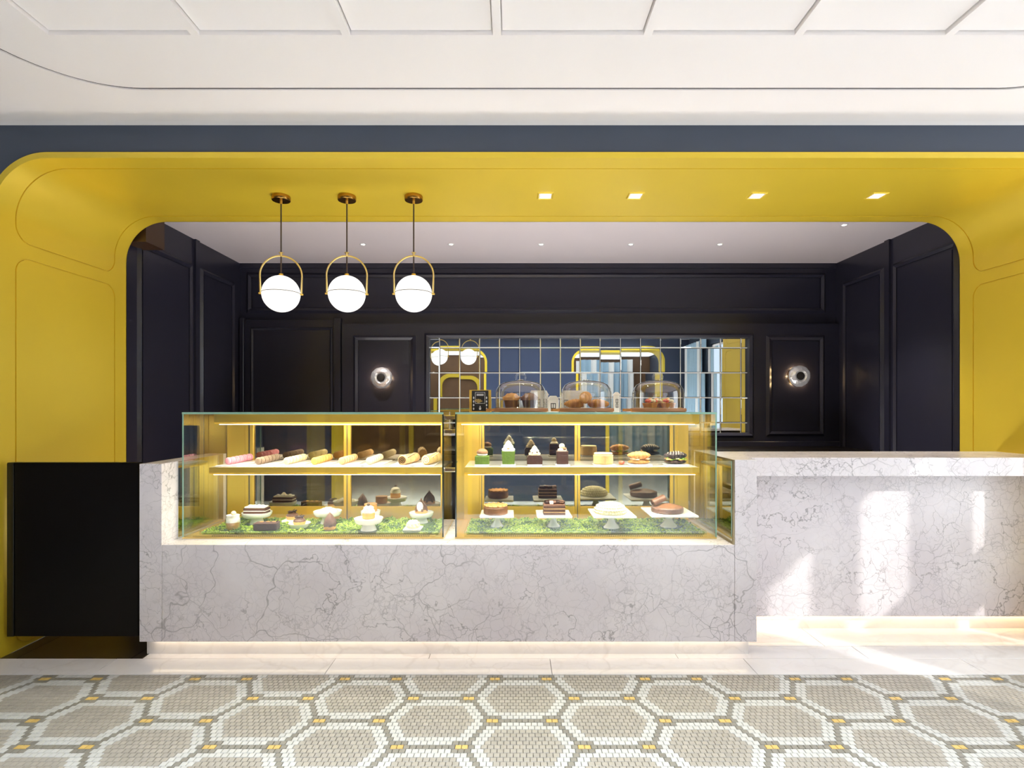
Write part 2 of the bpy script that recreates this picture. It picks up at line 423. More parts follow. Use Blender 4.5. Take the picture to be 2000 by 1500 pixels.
# pale marble border: slabs with open joints
YJ = F*H/(1262-CY)
jx = [RX0, ax(-280, 2.85), ax(205, 2.85), ax(645, 2.85), ax(1076, 2.85), ax(1465, 2.85), ax(1900, 2.85), RX1]
for a, b in zip(jx[:-1], jx[1:]):
    MB().box(a+.0012, b-.0012, YM+.004, YC-.001, -.008, .0, b=.001).build('floor_slab', 'floor_marble', fl)
for a, b in ((-2.0, -.45), (-.45, .9), (.9, 1.93), (1.93, RX1)):
    MB().box(a+.0012, b-.0012, YC+.001, YJ-.002, -.008, .0, b=.001).build('floor_slab', 'floor_marble', fl)
for a, b in ((1.0, 1.78), (1.78, RX1)):
    MB().box(a+.0012, b-.0012, YJ+.002, 3.42, -.008, .0, b=.001).build('floor_slab', 'floor_marble', fl)
for a, b in ((-2.775, -2.68), (-2.68, -2.06), (-2.06, -2.003)):
    MB().box(a+.0015, b-.0015, YC+.001, 3.6, -.008, -.0005, b=.001).build('floor_tile', 'black_floor', fl)
MB().box(BX0, BX1, 3.6, 5.65, -.008, -.001).build('alcove_floor', 'floor_marble', fl)  # unseen behind the counter, made pale so the spots bounce upward
# ---------------------------------------------------------------- ceiling of the shop
ce = root('ceiling', 'white coffered ceiling with rounded border groove', cat='ceiling')
ZI = ZC+.03
MB().box(RX0, RX1, YS, YF, ZI, ZI+.1).build('ceiling_base', 'white_paint', ce)
yg = (ZC-H)*F/(CY-172); yp = (ZC-H)*F/(CY-69); xl, xr, gr = -2.19, 2.74, .43
GW = .015
def field(x0, x1, y1, r, n=18): return arc(x0+r, y1-r, r, PI, PI/2, n)+arc(x1-r, y1-r, r, PI/2, 0, n)
inner = field(xl, xr, yg, gr); outer = field(xl-GW, xr+GW, yg+GW, gr+GW)
h = len(outer)//2
MB().prism([(RX0, YS), (xl-GW, YS)]+outer[:h]+[(0, yg+GW), (0, YF), (RX0, YF)], ZC, ZI, 'z').build('ceiling_border', 'white_paint', ce)
MB().prism([(RX1, YS), (RX1, YF), (0, YF), (0, yg+GW)]+outer[h:]+[(xr+GW, YS)], ZC, ZI, 'z').build('ceiling_border', 'white_paint', ce)
mb = MB(); q = field(xl-GW, xr+GW, yg+GW, gr+GW); p = field(xl, xr, yg, gr)
mb.prism([(xl-GW, YS)]+q+[(xr+GW, YS), (xr, YS)]+p[::-1]+[(xl, YS)], ZC+.006, ZC+.010, 'z')
mb.build('groove_shade', 'groove_shade_and_cap', ce)  # dark strip high in the slot, its colour standing in for shade
PW = .6148; BW = .034; px0 = ax(95, yp)
xe = px0+7*PW-BW
MB().prism([(xl, YS)]+inner+[(xr, YS), (xe, YS), (xe, yp), (px0, yp), (px0, YS)], ZC+.001, ZI, 'z').build('ceiling_margin', 'white_paint', ce)
PR = ((yp-1.25, yp), (yp-2.53, yp-1.284))
for k in range(6):
    a = px0+(k+1)*PW-BW
    MB().box(a, a+BW, YS, yp, ZC+.001, ZI).build('ceiling_rib', 'white_paint', ce)
for k in range(7):
    a = px0+k*PW
    for y0, y1 in PR: MB().box(a+.004, a+PW-BW-.004, y0+.004, y1-.004, ZC+.017, ZI, b=.002).build('ceiling_panel', 'white_paint', ce)
    MB().box(a, a+PW-BW, PR[1][1], PR[0][0], ZC+.001, ZI).build('ceiling_rib', 'white_paint', ce)
# cove between ceiling and wall
t3 = tag(MB().prism([(YF, ZC+.002), (YF, ZC-.004)]+[(YF-.055+.05*math.cos(a)+.002, ZC-.0035+.006-.006*math.cos(a)) for a in (0, .4, .8, 1.2, 1.57)]+[(YF-.06, ZC+.002)], RX0, RX1, 'x').build('trim_3', 'white_paint'), 'slim white cove strip where the ceiling meets the blue wall', 'trim', None, 'structure')

# ---------------------------------------------------------------- arch facade wall and golden arch lining
TR = .032
outp = arch_path(AX0-TR, AX1+TR, AZ+TR, AR+TR)
wf = tag(MB().prism([(RX0, 0), (RX0, ZC), (RX1, ZC), (RX1, 0)]+outp[::-1], YF, YF+.12).build('wall_front', 'blue'), 'slate blue wall above the golden arch', 'wall', None, 'structure')
g1 = root('trim_1', 'golden arch lining with rounded corners and engraved panels', cat='arch')
inp = arch_path(AX0, AX1, AZ, AR)
inp = arch_path(AX0, AX1, AZ, AR, 26); outq = arch_path(AX0-TR, AX1+TR, AZ+TR, AR+TR, 26)
mb = MB().prism(inp+outq[::-1], YF-.012, YF); mb.build('arch_edge', 'gold', g1, smooth=30)
LEG = AZ-AR; ARC = AR*PI/2; TOP = AX1-AX0-2*AR; S = 2*LEG+2*ARC+TOP
def sp(s):
    if s <= LEG: return (AX0, s), (1, 0)
    s -= LEG
    if s <= ARC:
        a = PI-s/AR; return (AX0+AR+AR*math.cos(a), AZ-AR+AR*math.sin(a)), (-math.cos(a), -math.sin(a))
    s -= ARC
    if s <= TOP: return (AX0+AR+s, AZ), (0, -1)
    s -= TOP
    if s <= ARC:
        a = PI/2-s/AR; return (AX1-AR+AR*math.cos(a), AZ-AR+AR*math.sin(a)), (-math.cos(a), -math.sin(a))
    s -= ARC
    return (AX1, AZ-AR-s), (-1, 0)
def s3(s, t, d=0.):
    (x, z), (nx, nz) = sp(s); return (x-nx*d, t, z-nz*d)
def rrect(s0, s1, t0, t1, r, n=8):
    pts = arc(s1-r, t1-r, r, 0, PI/2, n)+arc(s0+r, t1-r, r, PI/2, PI, n)+arc(s0+r, t0+r, r, PI, 1.5*PI, n)+arc(s1-r, t0+r, r, 1.5*PI, 2*PI, n)
    out = []
    for i, p in enumerate(pts):
        q = pts[(i+1) % len(pts)]; k = max(1, int(abs(q[0]-p[0])/.02)) if abs(q[0]-p[0]) > .05 else 1
        for m_ in range(k): out.append((p[0]+(q[0]-p[0])*m_/k, p[1]+(q[1]-p[1])*m_/k))
    return out
def inside(p, R):
    s0, s1, t0, t1, r = R; x, y = p
    if not (s0 < x < s1 and t0 < y < t1): return False
    cx_ = min(max(x, s0+r), s1-r); cy_ = min(max(y, t0+r), t1-r)
    return (x-cx_)**2+(y-cy_)**2 <= r*r+1e-9
tg0, tg1 = 3.026, 3.787; GR = .0075; GD = .007
panels = [(.02, 2.205, tg0, tg1, .085), (2.285, S-2.285, tg0, tg1, .10), (S-2.205, S-.02, tg0, tg1, .085)]
def arc_s():
    out = []
    for b in (LEG, LEG+ARC+TOP): out += [b+ARC*i/26 for i in range(27)]
    return out
def cdt(loops, bound, keep, extra):
    V = []; E = []
    for L in loops+([bound] if bound else []):
        b = len(V); V += [Vector(p) for p in L]; E += [(b+i, b+(i+1) % len(L)) for i in range(len(L))]
    for a, b_ in extra:
        k = len(V); V += [Vector(a), Vector(b_)]; E.append((k, k+1))
    vv, ee, ff, *_ = delaunay_2d_cdt(V, E, [], 0, 1e-6)
    fs = [f for f in ff if keep(sum((vv[i] for i in f), Vector((0, 0)))/len(f))]
    return vv, fs
shr = lambda R, d: (R[0]+d, R[1]-d, R[2]+d, R[3]-d, R[4]-d)
mid_s = arc_s()                                            # the sweep over the corners and the soffit
mb = MB()
def strip(mb_, ss, t0, t1):
    v = [s3(s_, t) for s_ in ss for t in (t0, t1)]
    mb_.add(v, [(2*i, 2*i+1, 2*i+3, 2*i+2) for i in range(len(ss)-1)])
strip(mb, mid_s, YF, tg0); strip(mb, mid_s, tg1, YB)
for lo, hi in ((0, LEG), (S-LEG, S)):
    loops = [rrect(*R) for R in panels]
    cl = []
    for R, L in zip(panels, loops):                        # panel outlines clipped to the leg
        q = [(min(max(p[0], lo), hi), p[1]) for p in L]
        if max(p[0] for p in q)-min(p[0] for p in q) > .01: 
            u = []
            for p in q:
                if not u or math.dist(u[-1], p) > 1e-5: u.append(p)
            cl.append(u)
    vv, fs = cdt(cl, [(lo, YF), (hi, YF), (hi, YB), (lo, YB)], lambda c: lo < c.x < hi and YF < c.y < YB and not any(inside(c, R) for R in panels), [])
    mb.add([s3(v.x, v.y) for v in vv], fs)
for R in panels:
    L = rrect(*R)
    def shrink(p, d):
        cx_ = min(max(p[0], R[0]+R[4]), R[1]-R[4]); cy_ = min(max(p[1], R[2]+R[4]), R[3]-R[4])
        vx, vy = p[0]-cx_, p[1]-cy_; ln = math.hypot(vx, vy) or 1
        return (p[0]-vx/ln*d, p[1]-vy/ln*d)
    dense = []
    for i, p in enumerate(L):                              # follow the sweep where the outline runs along it
        q = L[(i+1) % len(L)]; dense.append(p)
        a, b = min(p[0], q[0]), max(p[0], q[0])
        ins = [s_ for s_ in mid_s if a+1e-6 < s_ < b-1e-6]
        if q[0] < p[0]: ins = ins[::-1]
        dense += [(s_, p[1]+(q[1]-p[1])*(s_-p[0])/(q[0]-p[0])) for s_ in ins]
    L = dense; n = len(L); Ls = [shrink(p, GR) for p in L]
    v = [s3(*p) for p in L]+[s3(*p, d=GD) for p in L]+[s3(*p, d=GD) for p in Ls]+[s3(*p) for p in Ls]
    MB().add(v, [(k*n+i, k*n+(i+1) % n, (k+1)*n+(i+1) % n, (k+1)*n+i) for k in range(3) for i in range(n)]).build('groove', 'gold', g1)
    Rs = shr(R, GR); pm_ = MB()
    if R[1]-R[0] > 3:
        strip(pm_, mid_s, Rs[2], Rs[3])
        parts_ = ((Rs[0], LEG), (S-LEG, Rs[1]))
    else: parts_ = ((Rs[0], Rs[1]),)
    for lo, hi in parts_:
        u = []
        for p in rrect(*Rs):
            p = (min(max(p[0], lo), hi), p[1])
            if not u or math.dist(u[-1], p) > 1e-5: u.append(p)
        pv, pf = cdt([u], None, lambda c: lo < c.x < hi and inside(c, Rs), [])
        pm_.add([s3(q_.x, q_.y) for q_ in pv], pf)
    pm_.build('reveal_panel', 'gold', g1, smooth=30)
mb.build('reveal', 'gold', g1, smooth=30)
op2 = arch_path(AX0-.03, AX1+.03, AZ+.03, AR+.03, 26)
MB().prism(inp+op2[::-1], YB-.004, YB).build('arch_edge', 'gold', g1, smooth=30)
MB().prism([(BX0-.3, 0), (BX0-.3, ZA+.2), (BX1+.3, ZA+.2), (BX1+.3, 0)]+op2[::-1], YB, YB+.03).build('arch_backing', 'navy', g1)

# ---------------------------------------------------------------- alcove shell
def nav(mb, name, parent, smooth=None): return mb.build(name, 'navy', parent, smooth=smooth)
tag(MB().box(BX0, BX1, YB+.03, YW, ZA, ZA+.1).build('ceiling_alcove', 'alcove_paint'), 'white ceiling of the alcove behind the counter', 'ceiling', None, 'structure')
wl = root('wall_left', 'dark navy panelled side wall left of the display cases', cat='wall'); nav(MB().box(BX0-.1, BX0, YB+.03, YW+.1, 0, ZA), 'wall_body', wl)
wr = root('wall_right', 'dark navy panelled side wall beside the right golden jamb', cat='wall'); nav(MB().box(BX1, BX1+.1, YB+.03, YW+.1, 0, ZA), 'wall_body', wr)
for a, b in ((4.08, 4.78), (4.9, 5.5)):
    nav(ring(a, b, .3, 2.62, .045, 'x', BX0, BX0+.022), 'panel_moulding', wl)
    nav(MB().box(BX0, BX0+.006, a+.06, b-.06, .36, 2.56), 'wall_panel', wl)
    nav(ring(a, b, .3, 2.62, .045, 'x', BX1, BX1-.022), 'panel_moulding', wr)
    nav(MB().box(BX1-.006, BX1, a+.06, b-.06, .36, 2.56), 'wall_panel', wr)
for w_, x0, x1 in ((wl, BX0, BX0+.02), (wr, BX1-.02, BX1)):
    nav(MB().box(x0, x1, 4.81, 4.87, 0, ZA), 'wall_pilaster', w_)
tag(MB().box(BX0, ax(318, 4.12), YB+.03, 4.14, az(487, 4.12), ZA).build('trim_2', mat('brown_box_paint', rgb(66, 44, 24), .35)), 'dark brown boxed beam in the top left corner of the alcove', 'trim', None, 'structure')
wb = root('wall_back', 'dark navy panelled back wall of the alcove', cat='wall')
YL = YW-.06
nav(MB().box(BX0, BX1, YW, YW+.1, 0, ZA), 'wall_body', wb)
px = lambda p: ax(p, YW); pz = lambda p: az(p, YW)
nav(MB().box(BX0, BX1, YW-.02, YW, pz(524), ZA), 'wall_cornice', wb)
nav(ring(px(482), px(1612), pz(612), pz(533), .05, 'y', YW, YW-.025), 'panel_moulding', wb)
nav(MB().box(px(494), px(1600), YW-.008, YW, pz(602), pz(543)), 'wall_panel', wb)
lx = lambda p: ax(p, YL); lz = lambda p: az(p, YL)
# lower lining around the tiled mirror
nav(MB().box(lx(668), BX1, YL, YW, lz(660), lz(632)), 'wall_lining', wb)
nav(MB().box(lx(668), lx(838), YL, YW, 0, lz(660)), 'wall_lining', wb)
nav(MB().box(lx(1463), BX1, YL, YW, 0, lz(660)), 'wall_lining', wb)
nav(MB().box(lx(838), lx(1463), YL, YW, 0, lz(846)), 'wall_lining', wb)
for a, b in ((690, 812), (1496, 1610)):
    nav(ring(lx(a), lx(b), lz(852), lz(655), .05, 'y', YL, YL-.025), 'panel_moulding', wb)
    nav(MB().box(lx(a+13), lx(b-13), YL-.007, YL, lz(841), lz(666)), 'wall_panel', wb)
nav(ring(lx(829), lx(1472), lz(855), lz(651), .048, 'y', YL, YL-.03), 'mirror_moulding', wb)
nav(MB().box(lx(1400), BX1, YL-.03, YL, lz(872), lz(862), b=.004), 'wall_ledge', wb)
d1 = root('door_1', 'dark navy panelled door at the left of the alcove back wall', cat='door')
nav(MB().box(px(480), px(655), YW-.03, YW, 0, pz(625), b=.004), 'door_leaf', d1)
nav(ring(px(492), px(652), .2, pz(640), .03, 'y', YW-.03, YW-.045), 'door_moulding', d1)
nav(MB().box(px(655), px(668), YW-.05, YW, 0, pz(622), b=.003), 'door_jamb', d1)
nav(MB().box(px(472), px(480), YW-.05, YW, 0, pz(622), b=.003), 'door_jamb', d1)
# tiled mirror
tmr = thing('tiled_mirror', 'wide mirror of rectangular mirror tiles on the dark back wall', 'mirror', (0, 0, 0))
MB().box(lx(838), lx(1463), YW-.0165, YW-.002, lz(846), lz(660)).build('backing_board', 'backing', tmr)
cx_ = [838.8, 858.6, 898, 937, 976, 1015, 1055, 1094, 1133, 1172, 1212, 1251, 1290, 1329, 1368, 1407, 1447, 1463]
cy_ = [660, 679.6, 728, 776.6, 825.5, 846]
rt = random.Random(3)
for i in range(len(cx_)-1):
    for j in range(len(cy_)-1):
        x0, x1, z1, z0 = ax(cx_[i], YW-.02)+.003, ax(cx_[i+1], YW-.02)-.003, az(cy_[j], YW-.02)-.003, az(cy_[j+1], YW-.02)+.003
        w, hh = (x1-x0)/2, (z1-z0)/2; c = .005
        v = [(-w, 0, -hh), (w, 0, -hh), (w, 0, hh), (-w, 0, hh), (-w, -.003, -hh), (w, -.003, -hh), (w, -.003, hh), (-w, -.003, hh),
             (-w+c, -.006, -hh+c), (w-c, -.006, -hh+c), (w-c, -.006, hh-c), (-w+c, -.006, hh-c)]
        q = MB().add(v, [(3, 2, 1, 0), (8, 9, 10, 11)]+[(a+k, a+(k+1) % 4, a+4+(k+1) % 4, a+4+k) for a in (0, 4) for k in range(4)])
        q.build('mirror_tile', 'tile_mirror', tmr, loc=((x0+x1)/2, YW-.014, (z0+z1)/2), rot=(math.radians(rt.uniform(-.22, .22)), 0, math.radians(rt.uniform(-.3, .3))))

# ---------------------------------------------------------------- the rest of the shop (seen in the mirror)
tag(MB().box(RX0-.1, RX0, -4.6, YF+.12, 0, 3).build('wall_west', 'blue'), 'blue side wall at the left end of the shop', 'wall', None, 'structure')
we = root('wall_east', 'blue side wall with the curtained windows', cat='wall')
WY0, WY1, WZ0, WZ1 = .44, 2.38, .3, 2.59
for y0, y1, z0, z1 in ((-4.6, WY0, 0, 3), (WY1, YF+.12, 0, 3), (WY0, WY1, 0, WZ0), (WY0, WY1, WZ1, 3)):
    MB().box(RX1, RX1+.12, y0, y1, z0, z1).build('wall_body', 'blue', we)
w1 = root('window_1', 'tall window in the side wall with parted curtains', cat='window')
mb = ring(WY0, WY1, WZ0, WZ1, .05, 'x', RX1+.06, RX1+.02); mb.build('window_frame', 'white_paint', w1)
cur = thing('curtain', 'pale blue curtain in parted strips before the sunlit window', 'curtain', (RX1+.06, 0, 0))
def cloth(y0, y1, zb0, zb1, zt0, zt1, name, parent, m, amp=.012, per=.09, x=0.):
    n = max(2, int((y1-y0)/.012)); v = []; fs = []
    for i in range(n+1):
        k = i/n; y = y0+(y1-y0)*k; xx = x+amp*math.sin(2*PI*y/per)
        v += [(xx, y, zb0+(zb1-zb0)*k), (xx, y, zt0+(zt1-zt0)*k)]
    return MB().add(v, [(2*i, 2*i+2, 2*i+3, 2*i+1) for i in range(n)]).build(name, m, parent, smooth=60)
for y0, y1, b0, b1, t0, t1 in ((.40, .655, .25, .25, 2.65, 2.65), (.947, 1.268, .25, .25, 2.65, 2.65), (1.594, 2.01, .25, .25, 2.65, 2.65), (2.16, 2.42, .25, .25, 2.65, 2.65),
                             (1.268, 1.594, .25, .25, 1.72, 1.72), (2.01, 2.16, 1.21, 1.21, 1.575, 1.575), (2.01, 2.16, .25, .25, .9, .9)):
    cloth(y0, y1, b0, b1, t0, t1, 'curtain_panel', cur, 'curtain', .004)
c2 = thing('curtain', 'long pale blue curtain with white sheer folds painted in for sunlit gaps, on the side wall', 'curtain', (RX1-.1, 0, .02))
y = -.72; k = 0
while y < .34:
    w = .16 if k % 3 else .1
    cloth(y, y+w, 0, 0, 2.7, 2.7, 'curtain_panel', c2, 'daylit' if k % 3 == 0 else 'curtain', .035, .16); y += w; k += 1
c3 = thing('curtain', 'pale blue curtain hanging at the far end of the hall', 'curtain', (0, -4.4, .02))
y = 1.9; k = 0
while y < 3.5:
    o = cloth(y, y+.16, 0, 0, 2.7, 2.7, 'curtain_panel', c3, 'daylit' if k % 3 == 0 else 'curtain', .035, .16); o.rotation_euler = (0, 0, -PI/2); y += .16; k += 1
for o in c3.children: o.rotation_euler = (0, 0, -PI/2)
# wall behind the camera with two arches into the hall
A1 = arch_path(-2.6, -.51, 2.66, .3); A2 = arch_path(1.35, 3.35, 2.66, .3)
tag(MB().prism([(RX0, 0), (RX0, ZC)]+[(RX1, ZC), (RX1, 0)]+A2[::-1]+A1[::-1], YS-.1, YS).build('wall_south', 'south'), 'blue wall behind the viewer with two arches', 'wall', None, 'structure')
for k, (a, b) in enumerate(((-2.6, -.51), (1.35, 3.35))):
    i_ = arch_path(a+.05, b-.05, 2.61, .25); o_ = arch_path(a, b, 2.66, .3)
    tag(MB().prism(i_+o_[::-1], YS-.5, YS+.015).build('trim_%d' % (4+k), 'gold', smooth=30), 'golden arch lining of the passage %s the viewer' % ('left behind' if k == 0 else 'right behind'), 'arch', None, 'structure')
tag(MB().box(RX0, RX1, -4.6, YS-.1, 2.82, 2.92).build('ceiling_hall', 'white_paint'), 'white ceiling of the hall behind the viewer', 'ceiling', None, 'structure')
ib = arch_path(-2.1, -1.1, 2.2, .25); ob = arch_path(-2.2, -1.0, 2.3, .3)
tag(MB().prism(ib+ob[::-1], -4.55, -4.48).build('trim_6', 'gold', smooth=30), 'small golden arch at the far end of the hall', 'arch', None, 'structure')
tag(MB().box(RX0, RX1, -4.7, -4.56, 0, 3).build('wall_hall', 'wood'), 'brown end wall of the hall', 'wall', None, 'structure')

# ---------------------------------------------------------------- counters
sc_ = thing('service_counter', 'white veined marble counter block holding both display cases', 'counter', (0, 0, 0))
CXL, CXR = ax(272, YC), ax(1478, YC); NL, NR = ax(316, YC), ax(1435, YC); ZS = az(1064, YC); ZB0 = az(1253.5, YC)
MB().box(CXL, NL-.0008, YC, 3.6, ZB0, az(906, YC), b=.0015).build('pillar_slab', 'marble', sc_)
MB().box(NR+.0008, CXR, YC, 3.6, ZB0, az(898, YC), b=.0015).build('pillar_slab', 'marble', sc_)
MB().box(NL+.0008, NR-.0008, YC, YC+.03, ZB0, ZS, b=.0015).build('front_slab', 'marble', sc_)
MB().box(NL+.0008, NR-.0008, YC+.031, 3.6, ZS-.03, ZS, b=.0015).build('sill_slab', 'marble', sc_)
MB().box(NL+.0008, NR-.0008, YC+.031, 3.6, ZB0, ZS-.031).build('carcass', 'black', sc_)
YK = 2.991
MB().box(ax(287, YK), CXR-.02, YK, 3.58, 0, ZB0-.0005).build('plinth', 'floor_marble', sc_)
MB().box(CXL+.05, CXR-.03, YC+.03, YC+.045, ZB0-.008, ZB0-.0005).build('led_strip', 'warm_led', sc_)
light('counter_toe_light', 'AREA', ((CXL+CXR)/2, YC+.03, ZB0-.01), .55, (1, .82, .60), CXR-CXL-.1, .015, direction=(0, .25, -1))
# mirror lining on the right wall of the niche
mp_ = MB().box(NR-.006, NR-.0005, YC+.012, 3.55, ZS+.012, az(898, YC)-.008).build('side_mirror', 'mirror', sc_)
mb = MB(); y0, y1, z0, z1 = YC, 3.56, ZS+.0005, az(898, YC)-.0005
for b_ in ((y0, y0+.012, z0, z1), (y0+.012, y1, z0, z0+.012), (y0+.012, y1, z1-.008, z1)):
    MB().box(NR-.010, NR-.0005, b_[0], b_[1], b_[2], b_[3]).build('mirror_edge', 'bronze', mp_)
MB().box(NL+.0015, NL+.006, 3.07, 3.55, ZS+.001, az(906, YC)).build('side_mirror', 'mirror', sc_)
s2 = thing('side_counter', 'lower right counter with overhanging marble top and sunlit front', 'counter', (0, 0, 0))
YP, YT = 3.284, 3.159
zt = az(894, YT)
MB().box(CXR+.001, RX1+.4, YT, YT+.03, az(930, YT), zt, b=.0015).build('top_apron', 'marble', s2)
MB().box(CXR+.001, RX1+.4, YT+.031, 3.61, zt-.03, zt, b=.0015).build('worktop', 'marble', s2)
MB().box(CXR+.001, RX1+.4, YP, YP+.03, az(1204, YP), zt-.031, b=.001).build('front_slab', 'marble', s2)
MB().box(CXR+.001, RX1+.4, YP+.031, 3.6, az(1204, YP), zt-.031).build('carcass', 'black', s2)
YK2 = 3.337
MB().box(CXR+.001, RX1+.4, YK2, 3.58, 0, az(1204, YP)-.0005).build('plinth', 'floor_marble', s2)
MB().box(CXR+.02, RX1, YP+.025, YP+.04, az(1204, YP)-.008, az(1204, YP)-.0005).build('led_strip', 'warm_led', s2)
light('side_toe_light', 'AREA', ((CXR+3.3)/2, YP+.03, az(1204, YP)-.01), .8, (1, .66, .34), 3.3-CXR, .015, direction=(0, .25, -1))
gt = thing('swing_gate', 'black lacquered gate closing the gap between golden jamb and marble counter', 'gate', (0, 0, 0))
YG = 2.957
MB().box(ax(28, YG), ax(271, YG)-.003, YG, YG+.035, az(1243, YG), az(905, YG), b=.002).build('gate_panel', 'black', gt)
MB().box(ax(14.5, YG), ax(27.5, YG), YG-.004, YG+.03, az(1243, YG), az(905, YG), b=.001).build('hinge_stile', mat('black_stile', rgb(12, 11, 10), .3), gt)
MB().box(ax(15, YG), ax(271, YG)-.003, YG-.002, YG+.037, az(905, YG)+.0003, az(905, YG)+.004).build('top_edge', 'black', gt)

# ---------------------------------------------------------------- display cases
def case(name, label, xa, xb, posts, beam, shelf, gap_right):
    t = thing(name, label, 'display case', (0, 0, 0))
    y0, y1, zb, zt_ = 3.068, 3.54, ZS+.0008, 1.331
    g = .008
    MB().box(xa, xb, y0, y1+.03, zb, zb+.008).build('base_tray', 'bright_brass', t)
    for a, b in ((xa, xb),):
        fg = MB().box(a+g, b-g, y0, y0+g, zb+.008, zt_-.012).build('front_glass', 'pane', t)
    tp = MB().box(xa, xb, y0-.002, y1+.03, zt_-.0115, zt_).build('top_glass', 'pane', t)
    MB().box(xa, xb, y0-.004, y0-.0022, zt_-.0115, zt_).build('glass_edge', 'edgeglass', tp)
    for xx, dk in ((xa, not gap_right), (xb-g, gap_right)):
        sg = MB().box(xx, xx+g, y0+.001, y1, zb+.008, zt_-.012).build('side_glass', 'sidepane', t)
        MB().box(xx, xx+g, y0-.001, y0+.0008, zb+.008, zt_-.012).build('glass_edge', 'darkglass' if dk else 'edgeglass', sg)
    # back frame
    (p0, p1), (m0, m1), (q0, q1) = posts
    for a, b in posts:
        n = 2
        MB().box(a, b, y1-.012, y1+.02, zb+.008, zt_-.012, b=.003).build('back_post', 'brass', t)
        MB().box(a+(b-a)*.42, a+(b-a)*.58, y1-.0135, y1-.012, zb+.012, zt_-.02).build('post_groove', 'bronze', t)
    for a, b in ((xa+g, p0), (q1, xb-g)):
        MB().box(a+.0005, b-.0005, y1-.004, y1+.004, zb+.008, zt_-.012).build('back_return', 'brass', t)
    for a, b in ((p1, m0), (m1, q0)):
        MB().box(a, b, y1-.008, y1+.016, az(831, y1), zt_-.0125, b=.002).build('top_rail', 'brass', t)
        MB().box(a, b, y1-.010, y1+.016, zb+.008, az(989, y1), b=.002).build('bottom_rail', 'brass', t)
        d = MB().box(a+.001, b-.001, y1+.001, y1+.007, az(989, y1), az(831, y1)).build('sliding_door', 'doorglass', t)
    # light beam
    a, b = beam
    bm_ = MB().prism([(3.115, zt_-.013), (3.115, 1.272), (3.125, 1.262), (3.20, 1.262), (3.20, zt_-.013)], a, b, 'x').build('light_beam', 'brass', t)
    MB().box(a+.02, b-.02, 3.135, 3.185, 1.2575, 1.2618).build('led_strip', 'led', bm_)
    light('case_top_light', 'AREA', ((a+b)/2, 3.165, 1.252), 6.5, (1, .92, .74), b-a-.05, .04, direction=(0, .15, -1), parent=t)
    # shelf
    a, b = shelf
    sh = MB().box(a, b, 3.128, 3.515, 1.001, 1.013, b=.001).build('shelf', 'shelf', t)
    MB().prism([(3.120, 1.0135), (3.120, .982), (3.130, .972), (3.160, .972), (3.160, 1.0005), (3.1275, 1.0005), (3.1275, 1.0135)], a, b, 'x').build('shelf_edge', 'brass', sh)
    MB().box(a+.02, b-.02, 3.132, 3.155, .968, .9718).build('led_strip', 'led', sh)
    for k in range(2):
        xx = a+.02 if k == 0 else b-.05
        MB().box(xx, xx+.03, 3.17, 3.54, .985, 1.0005).build('shelf_bracket', 'brass', sh)
    light('case_shelf_light', 'AREA', ((a+b)/2, 3.15, .96), 6, (1, .93, .76), b-a-.05, .02, direction=(0, .25, -1), parent=t)
    # vent strip: brass bar with a row of open slots
    bar = MB().box(xa+.05, xb-.05, 3.083, 3.106, zb+.008, zb+.014).build('vent_strip', 'bright_brass', t)
    mb = MB(); x = xa+.16
    while x < xb-.08:
        mb.box(x, x+.005, 3.0825, 3.102, zb+.0085, zb+.0146); x += .0105
    tag(mb.build('vent_slots', 'bronze', bar), kind='stuff')
    for xx in (xa+.02, xb-.02):
        for z in (1.06, .9): pass
    return t
C1 = (ax(356, 3.068), ax(866.5, 3.068)); C2 = (ax(889, 3.068), ax(1400, 3.068))
qx = lambda p: ax(p, 3.54)
case('display_case', 'left glass display case with rows of macarons on its shelf', *C1, ((qx(480), qx(497)), (qx(672), qx(686)), (qx(861), qx(873))), (ax(418, 3.115), C1[1]-.009), (ax(408, 3.12), C1[1]-.010), True)
case('display_case', 'right glass display case with four pedestal cakes and domes on top', *C2, ((qx(936), qx(946)), (qx(1122), qx(1133)), (qx(1308), qx(1322))), (C2[0]+.009, ax(1366, 3.115)), (ax(907, 3.12), ax(1366, 3.12)), False)
for i, z in enumerate((1.30, 1.22, 1.0)):
    c = thing('glass_clamp', 'small chrome clamp between the two cases, ' + ('topmost of three', 'middle of three', 'lowest of three')[i], 'clamp', ((C1[1]+C2[0])/2, 3.12, z))
    MB().box(-(C2[0]-C1[1])/2, (C2[0]-C1[1])/2, -.012, .012, -.012, .012, b=.003).build('clamp_body', 'chrome', c)
    MB().tube([(0, -.012, 0), (0, -.018, 0)], .007, 12).build('screw', 'chrome', c)
